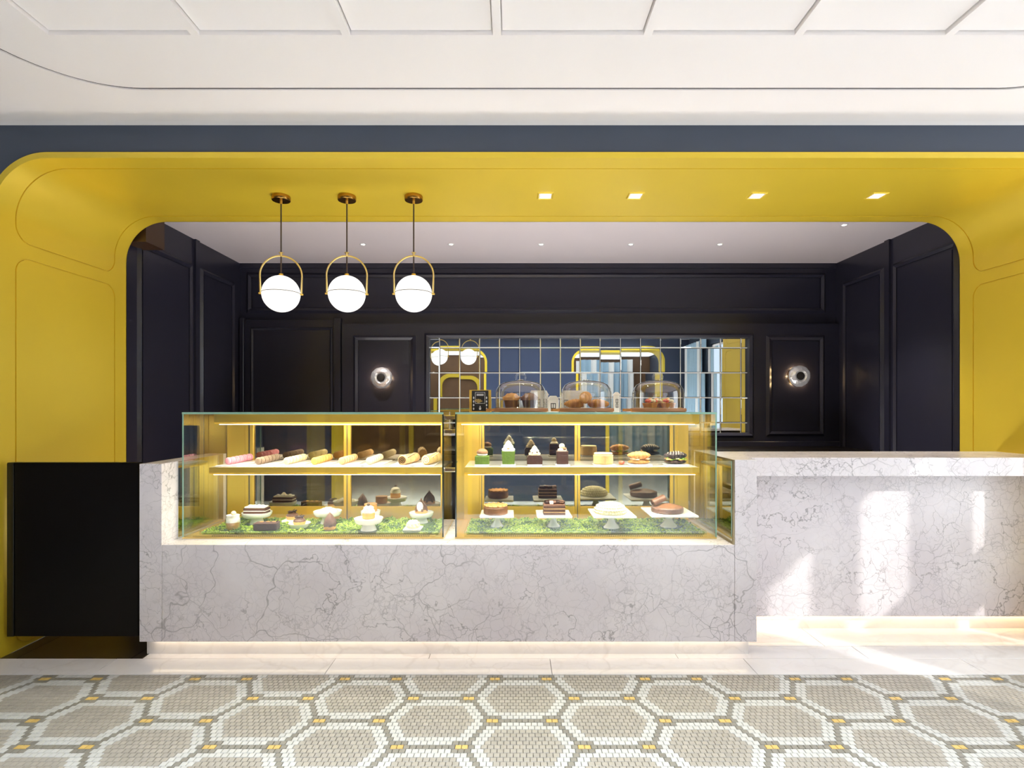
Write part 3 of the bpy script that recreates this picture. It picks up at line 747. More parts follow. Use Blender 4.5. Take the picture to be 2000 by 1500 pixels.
# moss beds
def ico():
    bm = bmesh.new(); bmesh.ops.create_icosphere(bm, subdivisions=1, radius=1)
    v = [tuple(q.co) for q in bm.verts]; f = [tuple(w.index for w in q.verts) for q in bm.faces]; bm.free(); return v, f
IV, IF = ico()
MZ = .648
def moss(label, x0, x1, y0, y1, seed):
    R = random.Random(seed); t = thing('moss_bed', label, 'moss', (0, 0, 0)); t['kind'] = 'stuff'
    zb = ZS+.0095
    mb = MB(); nx, ny = int((x1-x0)/.012), int((y1-y0)/.012)
    def hz(x, y):
        z = hz0(x, y)
        for fx, fy, fr in FP:
            q = math.hypot(x-fx, y-fy)
            if q < fr+.012: z = min(z, MZ-.0105) if q < fr+.003 else min(z, MZ-.002)
        return z
    hz0 = lambda x, y: MZ-.012+.020*noise.noise(Vector((x*17, y*17, seed)))+.009*noise.noise(Vector((x*60, y*60, seed)))
    v = [(x0+(x1-x0)*i/nx, y0+(y1-y0)*j/ny, hz(x0+(x1-x0)*i/nx, y0+(y1-y0)*j/ny)) for i in range(nx+1) for j in range(ny+1)]
    mb.add(v, [(i*(ny+1)+j, (i+1)*(ny+1)+j, (i+1)*(ny+1)+j+1, i*(ny+1)+j+1) for i in range(nx) for j in range(ny)], 2)
    sk = [(x0+(x1-x0)*i/nx, y0) for i in range(nx+1)]
    mb.add([(a, b, zb) for a, b in sk]+[(a, b, hz(a, b)) for a, b in sk], [(i, i+1, nx+2+i, nx+1+i) for i in range(nx)], 2)
    for k in range(6400):
        if k < 5400: x, y = R.uniform(x0, x1), R.uniform(y0, y1); z = hz(x, y)+R.uniform(-.004, .006)
        else: x, y = R.uniform(x0, x1), y0-R.uniform(0, .003); z = R.uniform(zb+.004, MZ-.008)
        r = R.uniform(.003, .0075)
        if any(math.hypot(x-fx, y-fy) < fr+r+.001 for fx, fy, fr in FP): continue
        z = max(z, zb+r*1.35); n_ = noise.noise(Vector((x*9, y*9, 3+seed)))
        mi = 2 if n_ < -.28+R.uniform(-.2, .2) else (1 if R.random() < .45 else 0)
        sx, sy, sz = R.uniform(.7, 1.2), R.uniform(.7, 1.2), R.uniform(.6, 1.1)
        mb.add([(x+a*r*sx*R.uniform(.75, 1.2), y+b*r*sy, z+c*r*sz*R.uniform(.75, 1.2)) for a, b, c in IV], IF, mi)
    tag(mb.build('moss', ['moss_a', 'moss_b', 'moss_c'], t, weld=False), kind='stuff')
    ac = MB().box(x0-.012, x1+.012, y0-.012, y0-.007, zb+.0005, MZ-.004).build('acrylic_rim', 'acrylic', t)
    MB().box(x0-.012, x0-.008, y0-.0065, y1, zb+.0005, MZ-.004).build('acrylic_rim', 'acrylic', t)
    MB().box(x1+.008, x1+.012, y0-.0065, y1, zb+.0005, MZ-.004).build('acrylic_rim', 'acrylic', t)
FP = []          # footprints of what stands on the moss

# ---------------------------------------------------------------- macarons and rolls on the left shelf
ZSH = 1.0135
BT = .005
names = [('pink', 'pink_shell', 'pink_filling', 'pink'), ('taupe', 'taupe_shell', 'taupe_filling', 'brown-grey'), ('cream', 'cream_shell', 'cream_filling', 'cream yellow'),
         ('orange', 'orange_shell', 'orange_filling', 'orange'), ('tan', 'tan_shell', 'cocoa_filling', 'tan, chocolate-filled'), ('beige', 'beige_shell', 'beige_filling', 'pale beige')]
mx = [-1.679, -1.503, -1.333, -1.169, -1.008, -.846]
prof = [(a*.78, b*.74) for a, b in [(0, -.021), (.016, -.021), (.0235, -.0175), (.0272, -.011), (.0282, -.0065), (.0248, -.0045), (.0248, .0045), (.0282, .0065), (.0272, .011), (.0235, .0175), (.016, .021), (0, .021)]]
pm = [0, 0, 0, 0, 0, 1, 0, 0, 0, 0, 0]
POS = ['frontmost', 'second from the front', 'third from the front', 'fourth from the front', 'fifth from the front', 'hindmost']
slots = ['first', 'second', 'third', 'fourth', 'fifth', 'sixth', 'seventh', 'eighth']
for i, (nm, ms, mf, word) in enumerate(names):
    tray = tag(MB().box(mx[i]-.052, mx[i]+.075, 3.165, 3.50, ZSH-.0004, ZSH+BT, b=.0015).build('serving_slab', 'marble'), f'white marble slab under the {word} macarons', 'slab', 'marble slabs on the left shelf')
    proto = None
    for k in range(6):
        loc = (mx[i]+random.uniform(-.0015, .0015), 3.222+k*.0495, ZSH+BT+.0216)
        if proto is None:
            proto = MB().lathe(prof, 20, mi=pm).build('macaron', [ms, mf], loc=loc, smooth=60, rot=(PI/2, 0, 0))
            o = proto
        else:
            o = proto.copy(); COL.objects.link(o); o.location = loc
        o.rotation_euler = (PI/2+random.uniform(-.06, .06), 0, random.uniform(-.08, .06)-.32)
        tag(o, f'{word} macaron, {POS[k]} of its row of six on a white slab', 'macaron', f'row of {word} macarons')
def spiral_roll(name, label, x, y, m_out, m_cream, L, r, slabw):
    tag(MB().box(x-.07, x+slabw, 3.17, 3.49, ZSH-.0004, ZSH+BT, b=.0015).build('serving_slab', 'marble'), f'white marble slab under the {label.split(" in ")[0]}', 'slab', 'marble slabs on the left shelf')
    t = thing(name, label, 'pastry', (x, y, ZSH+BT+r-.001), rz=-.2)
    n = 3
    for k in range(n):
        a = k*L/n; b = (k+1)*L/n-.006
        MB().tube([(0, a, 0), (0, a+.004, 0), (0, (a+b)/2, 0), (0, b-.004, 0), (0, b, 0)], [r*.9, r, r*1.03, r, r*.9], 20).build('roll_slice', m_out, t, smooth=50)
    pts = [(r*.82*(q/40)*math.cos(q*.42), -.0012, r*.82*(q/40)*math.sin(q*.42)) for q in range(41)]
    MB().tube(pts, .0026, 6).build('cream_spiral', m_cream, t, smooth=60)
    for k in range(5):
        a = PI*(.15+.7*k/4)
        MB().tube([(r*1.0*math.cos(a+.12*s), L*(.1+.8*s/6), r*1.0*math.sin(a+.12*s)) for s in range(7)], .0022, 5).build('drizzle', 'cream' if m_cream == 'cream' else m_cream, t)
spiral_roll('swiss_roll', 'chocolate-striped swiss roll in three slices on the shelf', ax(786, 3.2), 3.195, 'tan_shell', 'dark_choc', .22, .029, .075)
spiral_roll('swiss_roll', 'beige nut swiss roll in three slices beside the right pane', ax(832, 3.2), 3.195, 'beige_cake', 'cream', .22, .030, .05)

# ---------------------------------------------------------------- stands and pastries of the lower decks
def lx_(p, y): return ax(p, y)
def disc_stand(label, x, y, d, zt_, base=MZ-.006, foot=.055, group=None, th=.028):
    t = thing('cake_stand', label, 'cake stand', (x, y, base), group)
    h = zt_-base; r = d/2; FP.append((x, y, foot*.8+.012))
    MB().lathe([(0, h-.004), (r-.006, h-.004), (r-.003, h), (r, h), (r-.002, h-th*.5), (r*.86, h-th), (0, h-th)], 36).build('plate', 'porcelain', t, smooth=40)
    MB().lathe([(0, 0), (foot*.78, 0), (foot*.74, .006), (foot*.62, (h-th)*.6), (foot*.66, h-th+.001), (0, h-th+.001)], 28).build('foot', 'porcelain', t, smooth=45)
    return t
def square_stand(label, x, y, w, zt_, base=MZ-.006, d=None, rz=0.):
    t = thing('cake_stand', label, 'cake stand', (x, y, base), 'square pedestal stands', rz); h = zt_-base; d = d or w; FP.append((x, y, w*.2))
    MB().box(-w/2, w/2, -d/2, d/2, h-.012, h, b=.003).build('plate', 'porcelain', t)
    MB().lathe([(0, 0), (w*.19, 0), (w*.18, .006), (w*.11, .024), (w*.075, h*.55), (w*.09, h-.02), (w*.15, h-.0115), (0, h-.0115)], 28).build('foot', 'porcelain', t, smooth=50)
    return t
def cyl(mb, r, z0, z1, n=32, c=(0, 0), mi=0, bev=.004, wob=None):
    return mb.lathe([(0, z0), (r-bev, z0), (r, z0+bev), (r, z1-bev), (r-bev, z1), (0, z1)], n, (c[0], c[1], 0), mi, wob)
def curl(r, w, turns, th=.003, n=40):
    pts = [((r*(.35+.65*i/n))*math.cos(turns*2*PI*i/n), (r*(.35+.65*i/n))*math.sin(turns*2*PI*i/n)) for i in range(n+1)]
    mb = MB(); v = []
    for x, z in pts:
        l = math.hypot(x, z) or 1; nx, nz = x/l*th, z/l*th
        v += [(-w/2, x, z), (w/2, x, z), (w/2, x+nx, z+nz), (-w/2, x+nx, z+nz)]
    fs = [(i*4+k, i*4+(k+1) % 4, i*4+4+(k+1) % 4, i*4+4+k) for i in range(n) for k in range(4)]+[(0, 1, 2, 3), (n*4+3, n*4+2, n*4+1, n*4)]
    return mb.add(v, fs)
def shard_peak(t, r, h, m, n=6, z0=0., lean=.12):
    for k in range(n):
        a = 2*PI*k/n+.3; c, s = math.cos(a), math.sin(a); w = r*.75
        p = lambda u, v_, o: (c*(o)-s*u, s*(o)+c*u, v_)
        v = [p(-w, z0, r), p(w, z0, r), p(w*.8, z0+h*.45, r*.8), p(0, z0+h, -.002), p(-w*.8, z0+h*.45, r*.8)]
        v2 = [p(-w, z0, r-.004), p(w, z0, r-.004), p(w*.8, z0+h*.45, r*.8-.004), p(0, z0+h-.002, -.006), p(-w*.8, z0+h*.45, r*.8-.004)]
        MB().add(v+v2, [(0, 1, 2, 3, 4), (9, 8, 7, 6, 5)]+[(i, 5+i, 5+(i+1) % 5, (i+1) % 5) for i in range(5)]).build('chocolate_petal', m, t)
B0 = MZ-.006
# 1 glass cup
t = thing('dessert_cup', 'amber jelly cup topped with white cream, at the front left of the moss', 'dessert', (lx_(455, 3.19), 3.19, B0))
MB().lathe([(0, 0), (.030, 0), (.036, .01), (.039, .042), (0, .042)], 28).build('amber_layer', 'amber', t, smooth=50)
MB().lathe([(0, .0423), (.038, .0423), (.037, .06), (.033, .078), (.036, .084), (.028, .083), (0, .082)], 28, wob=lambda a, j: 1+.05*math.sin(5*a)*(j > 2)).build('cream_layer', 'cream', t, smooth=60)
MB().ball((.004, 0, .093), .0145, nu=16, nv=10).build('cream_ball', 'beige_shell', t, smooth=60)
MB().lathe([(.0325, -.001), (.0385, .01), (.0415, .05), (.0405, .062), (.0395, .062), (.0405, .05), (.0375, .011), (.0315, .0005)], 28).build('glass_cup', 'dome', t, smooth=60)
FP.append((lx_(455, 3.19), 3.19, .040))
# 2 stand with layered slice
x, y = lx_(502, 3.35), 3.35
disc_stand('white round stand under the cream-topped brown slice, at the left rear', x, y, .176, .713, group='round stands on the moss')
t = thing('cake_slice', 'brown layered slice with thick white cream top on a round stand', 'cake', (x+.004, y-.01, .7092))
MB().box(-.068, .068, -.035, .035, 0, .013, b=.002).build('bottom_layer', 'cocoa_cake', t)
MB().box(-.068, .068, -.034, .034, .0132, .018, b=.001).build('cream_layer', 'cream', t)
MB().box(-.068, .068, -.035, .035, .0182, .032, b=.002).build('top_layer', 'cocoa_cake', t)
MB().box(-.064, .060, -.033, .033, .0322, .042, b=.004).build('cream_top', 'cream', t)
for k in range(4): MB().ball((-.04+.026*k, .004*(-1)**k, .045), .011, (1.2, 1, .6)).build('cream_dollop', 'cream', t, smooth=60)
# 3 dark bar
t = thing('brownie_bar', 'dark chocolate bar with green-brown glaze, low on the moss at the left', 'cake', (lx_(521, 3.185), 3.185, B0), rz=.06)
MB().box(-.066, .066, -.03, .03, 0, .034, b=.002).build('cake_body', 'dark_choc', t)
MB().box(-.067, .067, -.031, .031, .0342, .042, b=.003).build('glaze', 'cocoa_cake', t)
for k in range(3): MB().ball((-.03+.035*k, .004, .0445), .006, (2, 1, .7), 10, 6).build('nut_piece', 'nut', t, smooth=60)
MB().tube([(.055, 0, .042), (.062, 0, .05), (.066, .002, .053)], .0025, 6).build('stem', 'dark_choc', t)
for k in range(-2, 3): FP.append((lx_(521, 3.185)+.022*k, 3.185, .040))
# 4, 5 chocolate tartlets
def tartlet(label, x, y, z):
    t = thing('chocolate_tartlet', label, 'tart', (x, y, z))
    MB().lathe([(0, 0), (.030, 0), (.037, .02), (.034, .021), (0, .019)], 24, wob=lambda a, j: 1+.03*math.sin(14*a)*(j > 0)).build('pastry_shell', 'orange_shell', t, smooth=50)
    MB().ball((0, 0, .024), .036, (1, 1, .5), 20, 10, z0=-.3).build('chocolate_filling', 'milk_choc', t, smooth=60)
    for k in range(2):
        MB().tube([((.018+.006*k)*math.cos(a*.5+k*2.4), (.018+.006*k)*math.sin(a*.5+k*2.4), .040+.003*k+.0015*a) for a in range(9)], .0045, 8).build('chocolate_curl', 'dark_choc', t, smooth=60)
    MB().tube([(.0, .0, .04), (.006, 0, .055), (.016, 0, .064)], [.003, .0025, .001], 6).build('chocolate_stick', 'dark_choc', t)
x, y = lx_(571, 3.42), 3.42; FP.append((x, y, .062))
pl = tag(MB().box(x-.05, x+.05, y-.045, y+.045, B0, B0+.012, b=.002).build('square_plate', 'porcelain'), 'small square plate under the rear chocolate tartlet', 'plate', 'small plates on the moss')
tartlet('chocolate tartlet on a square plate, behind the one on a dish', x, y, B0+.0122)
x, y = lx_(585, 3.24), 3.24; FP.append((x, y, .055))
t = thing('round_dish', 'white round dish under the front chocolate tartlet', 'plate', (x, y, B0), 'small plates on the moss')
MB().lathe([(0, 0), (.045, 0), (.062, .022), (.064, .027), (.06, .026), (.05, .016), (0, .015)], 32).build('dish_body', 'porcelain', t, smooth=50)
tartlet('chocolate tartlet on a round dish, in front of the other one', x, y, B0+.0152)
# 6 cream heap on a stand
x, y = lx_(640, 3.36), 3.36
disc_stand('white round stand under the pale cream heap behind the chocolate flame', x, y, .17, .718, group='round stands on the moss')
t = thing('cream_cake', 'low pale cream-covered cake heap on a round stand', 'cake', (x, y, .7142))
MB().lathe([(0, 0), (.062, 0), (.058, .008), (.035, .018), (.012, .026), (0, .027)], 28, wob=lambda a, j: 1+.06*math.sin(7*a+j)).build('cream_mound', 'vanilla', t, smooth=60)
for k in range(16):
    a = k*2.4; r = .012+.0025*k
    MB().ball((r*math.cos(a), r*math.sin(a), .024-.0011*k), .007, (1.3, 1, .6), 8, 5).build('white_flake', 'cream', t, smooth=60)
# 7 chocolate flame
t = thing('chocolate_flame', 'upright chocolate petal cone on an amber base, low on the moss at centre', 'dessert', (lx_(644, 3.19), 3.19, B0))
MB().lathe([(0, 0), (.032, 0), (.036, .012), (.03, .024), (0, .026)], 24).build('amber_base', 'amber', t, smooth=50)
MB().lathe([(0, .02), (.033, .02), (.037, .035), (.03, .06), (.014, .085), (.001, .1), (0, .1)], 20, wob=lambda a, j: 1+.07*math.sin(5*a)).build('chocolate_cone', 'milk_choc', t, smooth=30)
shard_peak(t, .030, .075, 'milk_choc', 6, .018)
FP.append((lx_(644, 3.19), 3.19, .038))
# 8 meringue on stand
x, y = lx_(720, 3.175), 3.175
disc_stand('white round stand with grey rim under the amber meringue cake', x, y, .166, .712, foot=.06, group='round stands on the moss')
t = thing('meringue_cake', 'amber cake crowned with white meringue and a chocolate drop on a stand', 'cake', (x, y, .7082))
cyl(MB(), .036, 0, .034, 28).build('amber_cake', 'amber', t, smooth=40)
MB().lathe([(0, .0342), (.033, .0342), (.036, .046), (.028, .058), (.03, .064), (.016, .074), (0, .078)], 24, wob=lambda a, j: 1+.06*math.sin(6*a+j)).build('meringue', 'cream', t, smooth=60)
MB().ball((0, -.006, .082), .010, (1, 1, .9), 12, 8).build('chocolate_drop', 'taupe_filling', t, smooth=60)
# 9 caramel tart in white bowl behind
x, y = lx_(724, 3.40), 3.40
disc_stand('tall small white stand under the caramel tart, behind the meringue cake', x, y, .122, .712, foot=.05, group='round stands on the moss', th=.036)
t = thing('caramel_tart', 'round orange caramel tart with golden top, behind the meringue cake', 'tart', (x, y, .7082))
cyl(MB(), .039, 0, .042, 28).build('caramel_body', 'amber', t, smooth=40)
cyl(MB(), .041, .0422, .048, 28, bev=.002).build('golden_top', 'crust', t, smooth=40)
# 10 chocolate peak on stand
x, y = lx_(823, 3.38), 3.38
disc_stand('white round stand under the chocolate petal peak, near the right pane', x, y, .152, .706, group='round stands on the moss')
t = thing('chocolate_peak', 'chocolate petal peak with a white front on a round stand', 'dessert', (x, y, .7022))
MB().lathe([(0, 0), (.038, 0), (.04, .008), (.034, .02), (0, .022)], 24).build('pastry_base', 'crust', t, smooth=50)
shard_peak(t, .034, .078, 'milk_choc', 6, .012)
MB().ball((-.004, -.03, .042), .022, (.9, .5, 1.4), 14, 10).build('cream_front', 'cream', t, smooth=60)
# 11 pale scalloped cake on plate
x, y = lx_(807, 3.19), 3.19; FP.append((x, y, .066))
tag(MB().box(x-.052, x+.052, y-.05, y+.05, B0, B0+.010, b=.002).build('square_plate', 'porcelain'), 'small square plate under the pale scalloped cake at the front right', 'plate', 'small plates on the moss')
t = thing('scalloped_cake', 'small pale yellow scalloped cake on a square plate', 'cake', (x, y, B0+.0102))
MB().lathe([(0, 0), (.034, 0), (.036, .006), (.034, .024), (.026, .034), (.012, .04), (0, .041)], 24).build('cake_body', 'vanilla', t, smooth=60)
for j in range(3):
    for k in range(10): 
        a = 2*PI*(k+.5*j)/10; r = (.034, .031, .02)[j]
        MB().ball((r*math.cos(a), r*math.sin(a), (.012, .024, .035)[j]), .0085, nu=8, nv=6).build('cream_scale', 'vanilla', t, smooth=60)
# right case lower deck: four cakes on square stands
ST = [(971, 3.27, .20, .722), (1081, 3.27, .205, .722), (1194, 3.24, .248, .732), (1306, 3.27, .272, .732)]
LB = ['round golden-brown cake, leftmost', 'layered chocolate slice', 'white domed cake', 'round chocolate cake, rightmost']
for (p, y, w, zt_), lb in zip(ST, LB):
    square_stand(f'white square pedestal stand under the {lb}', lx_(p, y), y, w, zt_)
p, y, w, zz = ST[0]
t = thing('round_cake', 'round golden-brown cake with nutty sides on the leftmost square stand', 'cake', (lx_(968, y-.02), y-.02, zz+.0002))
cyl(MB(), .072, 0, .046, 36, bev=.006).build('cake_body', 'crust_dark', t, smooth=40)
cyl(MB(), .070, .0462, .053, 36, bev=.003).build('golden_top', 'crust', t, smooth=40)
for k in range(14): MB().ball((.066*math.cos(k*.449), .066*math.sin(k*.449), .054), .006, (1.2, 1, .6), 8, 5).build('almond_flake', 'nut', t, smooth=60)
p, y, w, zz = ST[1]
t = thing('layer_cake', 'square layered chocolate cake with curls and a white cube on top', 'cake', (lx_(1082, y-.03), y-.03, zz+.0002))
z = 0
for k in range(3):
    MB().box(-.064, .064, -.045, .045, z, z+.0145, b=.0015).build('sponge_layer', 'cocoa_cake', t); z += .0147
    MB().box(-.063, .063, -.044, .044, z, z+.0055, b=.001).build('cream_layer', 'tan_shell' if k < 2 else 'milk_choc', t); z += .0057
for k in range(4): 
    o = curl(.011, .04, 1.3).build('chocolate_curl', 'milk_choc' if k % 2 else 'dark_choc', t, smooth=50); o.location = (-.035+.026*k, .005*(-1)**k, z+.009); o.rotation_euler = (.2*k, 0, .5-.4*k)
MB().box(-.028, -.006, -.035, -.015, z+.001, z+.02, b=.003).build('white_cube', 'cream', t)
p, y, w, zz = ST[2]
t = thing('domed_cake', 'white domed cake covered with piped cream scales on a square stand', 'cake', (lx_(1192, y-.02), y-.02, zz+.0002))
MB().lathe([(0, 0), (.086, 0), (.092, .012), (.09, .028), (.074, .045), (.045, .056), (0, .060)], 40).build('cream_dome', 'vanilla', t, smooth=60)
for j, (r, z, n) in enumerate(((.091, .012, 36), (.0895, .026, 36), (.078, .041, 32), (.060, .0515, 26), (.038, .058, 18), (.015, .060, 8))):
    for k in range(n):
        a = 2*PI*(k+.5*(j % 2))/n
        MB().ball((r*math.cos(a), r*math.sin(a), z), .0075, (1, 1, .8), 7, 5).build('cream_scale', 'vanilla', t, smooth=60)
p, y, w, zz = ST[3]
t = thing('chocolate_cake', 'round glazed chocolate cake with a large chocolate roll on top', 'cake', (lx_(1303, y-.02), y-.02, zz+.0002))
cyl(MB(), .094, 0, .034, 40, bev=.006).build('cake_body', 'milk_choc', t, smooth=40)
MB().lathe([(0, .052), (.03, .049), (.07, .040), (.086, .0342), (0, .0342)], 40).build('cocoa_top', 'crust_dark', t, smooth=50)
o = curl(.020, .085, 1.6, .004).build('chocolate_roll', 'milk_choc', t, smooth=50); o.location = (-.055, -.005, .070); o.rotation_euler = (0, -.35, .35)

moss('bright green moss bed in the left display case', ax(394, 3.13), ax(856, 3.13), 3.135, 3.515, 1)
moss('bright green moss bed in the right display case', ax(911, 3.13), ax(1376, 3.13), 3.135, 3.515, 2)
# ---------------------------------------------------------------- right shelf pastries
YS2 = 3.235
def plate(label, p, w=.085, d=.1):
    x = ax(p, YS2)
    tag(MB().box(x-w/2, x+w/2, YS2-d/2, YS2+d/2, ZSH-.0004, ZSH+.008, b=.002).build('serving_plate', 'porcelain'), label, 'plate', 'white plates on the right shelf')
    return (x, YS2, ZSH+.0082)
def cream_swirl(t, r, z, n=3, m='cream'):
    MB().lathe([(0, z), (r, z), (r*1.08, z+r*.35), (r*.8, z+r*.65), (r*.84, z+r*.9), (r*.5, z+r*1.25), (r*.5, z+r*1.45), (0, z+r*1.9)], 22, wob=lambda a, j: 1+.08*math.sin(6*a+j*.8)).build('whipped_cream', m, t, smooth=60)
p = plate('white plate under the leftmost low green cake', 942)
t = thing('matcha_cake', 'low green cube cake with a brown dome on top, leftmost on the shelf', 'cake', p)
MB().box(-.042, .042, -.035, .035, 0, .048, b=.003).build('green_cube', 'matcha', t)
MB().ball((0, 0, .056), .032, (1, 1, .4), 18, 8).build('cream_ring', 'cream', t, smooth=60)
MB().ball((0, 0, .066), .034, (1, 1, .75), 20, 10, z0=-.15).build('brown_dome', 'cookie', t, smooth=60)
p = plate('white plate under the tall green cake', 993)
t = thing('matcha_cake', 'tall green block cake with pointed whipped cream', 'cake', p)
MB().add([(-.035, -.03, 0), (.035, -.03, 0), (.035, .03, 0), (-.035, .03, 0), (-.04, -.035, .076), (.04, -.035, .076), (.04, .035, .076), (-.04, .035, .076)], [(0, 1, 2, 3), (4, 5, 6, 7)]+[(i, (i+1) % 4, 4+(i+1) % 4, 4+i) for i in range(4)]).build('green_block', 'matcha', t)
cream_swirl(t, .034, .0762)
for k in range(3): MB().ball((.022*math.cos(k*2.1+.5), .022*math.sin(k*2.1+.5)-.008, .092), .007, (1.4, .8, .8), 8, 6).build('nut_piece', 'cookie', t, smooth=60)
p = plate('white plate under the low dark loaf', 1044)
t = thing('chocolate_loaf', 'low dark chocolate loaf cake with speckled cream and nuts', 'cake', p)
MB().prism([(-.045, 0), (.045, 0), (.046, .035), (.036, .052), (-.036, .052), (-.046, .035)], -.038, .038).build('loaf', 'dark_choc', t)
cream_swirl(t, .031, .0522, m='beige_shell')
for k in range(6): MB().ball((.026*math.cos(k*1.05), .026*math.sin(k*1.05), .066+.004*(k % 2)), .007, (1, 1, .8), 8, 6).build('chocolate_piece', 'dark_choc', t, smooth=60)
p = plate('white plate under the tall dark block', 1098)
t = thing('chocolate_block', 'tall dark chocolate block cake with cream and a nut ball', 'cake', p)
MB().box(-.034, .034, -.032, .032, 0, .078, b=.003).build('block', 'dark_choc', t)
MB().ball((0, 0, .082), .028, (1, 1, .5), 16, 8).build('cream_ring', 'cream', t, smooth=60)
MB().ball((-.002, -.002, .105), .017, nu=14, nv=10).build('nut_ball', 'beige_shell', t, smooth=60)
MB().ball((.012, -.02, .092), .011, (1.2, 1, .7), 10, 6).build('chocolate_piece', 'cookie', t, smooth=60)
p = plate('white plate under the plain beige cake', 1180, .125, .11)
t = thing('beige_cake', 'plain beige cylindrical cake with a pale top', 'cake', (p[0]-.006, p[1], p[2]))
cyl(MB(), .058, 0, .058, 36, bev=.006).build('cake_body', 'beige_cake', t, smooth=40)
cyl(MB(), .056, .0582, .066, 36, bev=.004).build('pale_top', 'cream_shell', t, smooth=40)
def croissant_mb(L, r, ridges=7, bend=.9, flat=1., zoff=None):
    path = []; rad = []; n = 56
    for i in range(n+1):
        k = i/n*2-1; a = bend*k
        R = L/(2*math.sin(bend)) if bend > .05 else 0
        path.append((R*math.sin(a), R*(math.cos(a)-1)*-1 if False else R*(1-math.cos(a)), 0))
        env = (1-abs(k)**2.2)*.82+.18
        fr = (i/n*ridges) % 1
        rad.append(r*env*(.88+.15*math.sin(PI*fr)**.7))
    mb = MB().tube(path, rad, 14)
    mb.v = [(x, y, z*flat+r*flat*.85) for x, y, z in mb.v]
    return mb
def sandwich(label, px_, shell, name='croissant_sandwich'):
    t = thing(name, label, 'sandwich', plate(f'white plate under the {"dark" if shell == "choc_croissant" else "brown"} filled croissant', px_, .13, .11))
    lo = croissant_mb(.13, .030, 5, .5, .5); lo.build('bottom_half', 'crust' if shell != 'choc_croissant' else 'dark_choc', t, smooth=60)
    R = random.Random(px_)
    for k in range(22):
        x, y = R.uniform(-.05, .05), R.uniform(-.03, .02); m = ('greens', 'moss_b', 'ham', 'vanilla')[k % 4]
        MB().ball((x, y+.008, .028+R.uniform(-.003, .008)), .010, (1.6, 1.2, .45), 8, 5, jit=.5).build('filling_leaf', m, t, smooth=60)
    up = croissant_mb(.135, .034, 7, .5, .75); up.v = [(x, y, z+.028) for x, y, z in up.v]; up.build('top_half', shell, t, smooth=60)
    if shell == 'choc_croissant':
        for k in range(7):
            x = -.045+.015*k; R0 = .135/(2*math.sin(.5)); pts = []
            for q in range(9):
                a = -1.25+2.5*q/8; xx = x+.008*(q-4)/4; kk = abs(math.asin(xx/R0)/.5); r = .0335*((1-kk**2.2)*.82+.18)
                pts.append((xx, R0*(1-math.cos(math.asin(xx/R0)))+r*math.sin(a), .028+.034*.75*.85+.75*r*math.cos(a)))
            MB().tube(pts, .0021, 6).build('icing_stripe', 'beige_shell', t, smooth=60)
sandwich('brown croissant filled with greens and ham', 1249, 'crust')
sandwich('dark chocolate croissant with pale stripes and greens, rightmost on the shelf', 1320, 'choc_croissant')
x = ax(1216, YS2)
tag(MB().ball((x, YS2+.03, ZSH+.012), .013, (1.4, 1, .9), 12, 8).build('fig_half', 'strawberry', smooth=60), 'small reddish fruit piece on the shelf between two plates', 'fruit')

# ---------------------------------------------------------------- on top of the right case
ZT = 1.3312; YD = 3.29
DM = [(1017, 'left'), (1145, 'middle'), (1285, 'right')]
CONT = ['two brown muffins', 'croissants', 'fruit tartlets']
for (p, w), cn in zip(DM, CONT):
    x = ax(p, YD)
    t = thing('serving_board', f'round wooden board under the glass dome with {cn}', 'board', (x, YD, ZT), 'round boards on the case top')
    MB().lathe([(0, 0), (.158, 0), (.166, .004), (.166, .018), (.162, .022), (0, .022)], 48).build('board_disc', 'board', t, smooth=40)
    MB().prism([(-.168, -.02), (-.205, -.035), (-.205, .035), (-.168, .02)] if False else [(-.15, -.025), (-.205, -.03), (-.215, 0), (-.205, .03), (-.15, .025)], .003, .019, 'z').build('board_handle', 'crust', t)
    z = ZT+.0222
    t = thing('cake_dome', f'clear glass dome with a loop handle over {cn}', 'dome', (x, YD, z), 'glass domes on the case top')
    R_ = .152; hh = .165
    pr = [(R_, 0), (R_, .09), (R_-.006, .115), (R_-.022, .140), (R_-.05, .155), (R_-.095, .164), (.02, .167), (0, .167)]
    MB().lathe(pr, 56).build('glass_cover', 'dome', t, smooth=50)
    MB().tube([(.148*math.cos(a*2*PI/48), .148*math.sin(a*2*PI/48), .003) for a in range(48)], .003, 6, closed=True).build('glass_rim', 'chrome' if False else 'dome', t, smooth=60)
    MB().lathe([(0, .1675), (.022, .1675), (.016, .174), (0, .176)], 20).build('handle_base', 'dome', t, smooth=50)
    MB().tube([(-.026, 0, .172), (-.030, 0, .19), (-.022, 0, .203), (0, 0, .207), (.022, 0, .203), (.030, 0, .19), (.026, 0, .172)], .006, 10).build('handle', 'dome', t, smooth=60)
z = ZT+.0224
for k, (dx, m, lb) in enumerate(((-.058, 'crust_dark', 'orange-brown muffin on the left under the first dome'), (.05, 'crust_dark', 'dark brown muffin on the right under the first dome'))):
    t = thing('muffin', lb, 'muffin', (ax(1017, YD)+dx, YD-.03-.01*k, z))
    MB().lathe([(0, 0), (.034, 0), (.044, .05), (0, .05)], 40, wob=lambda a, j: 1+.035*math.sin(20*a)).build('muffin_case', 'cocoa_cake' if k else 'crust_dark', t, smooth=40)
    MB().ball((0, 0, .054), .051, (1, 1, .72), 24, 12, jit=.22, z0=-.2).build('muffin_top', 'crust_dark' if k else 'crust', t, smooth=60)
def croissant(lb, x, y, rz, rx, L, r, dz=0.):
    o = croissant_mb(L, r, 7, 1.0).build('croissant', 'crust', loc=(x, y, z+dz), smooth=60, rot=(rx, 0, rz))
    tag(o, lb, 'croissant', 'croissants under the middle dome')
xc = ax(1145, YD)
croissant('flat croissant at the left under the middle dome', xc-.064, YD-.01, .5, 0, .125, .030)
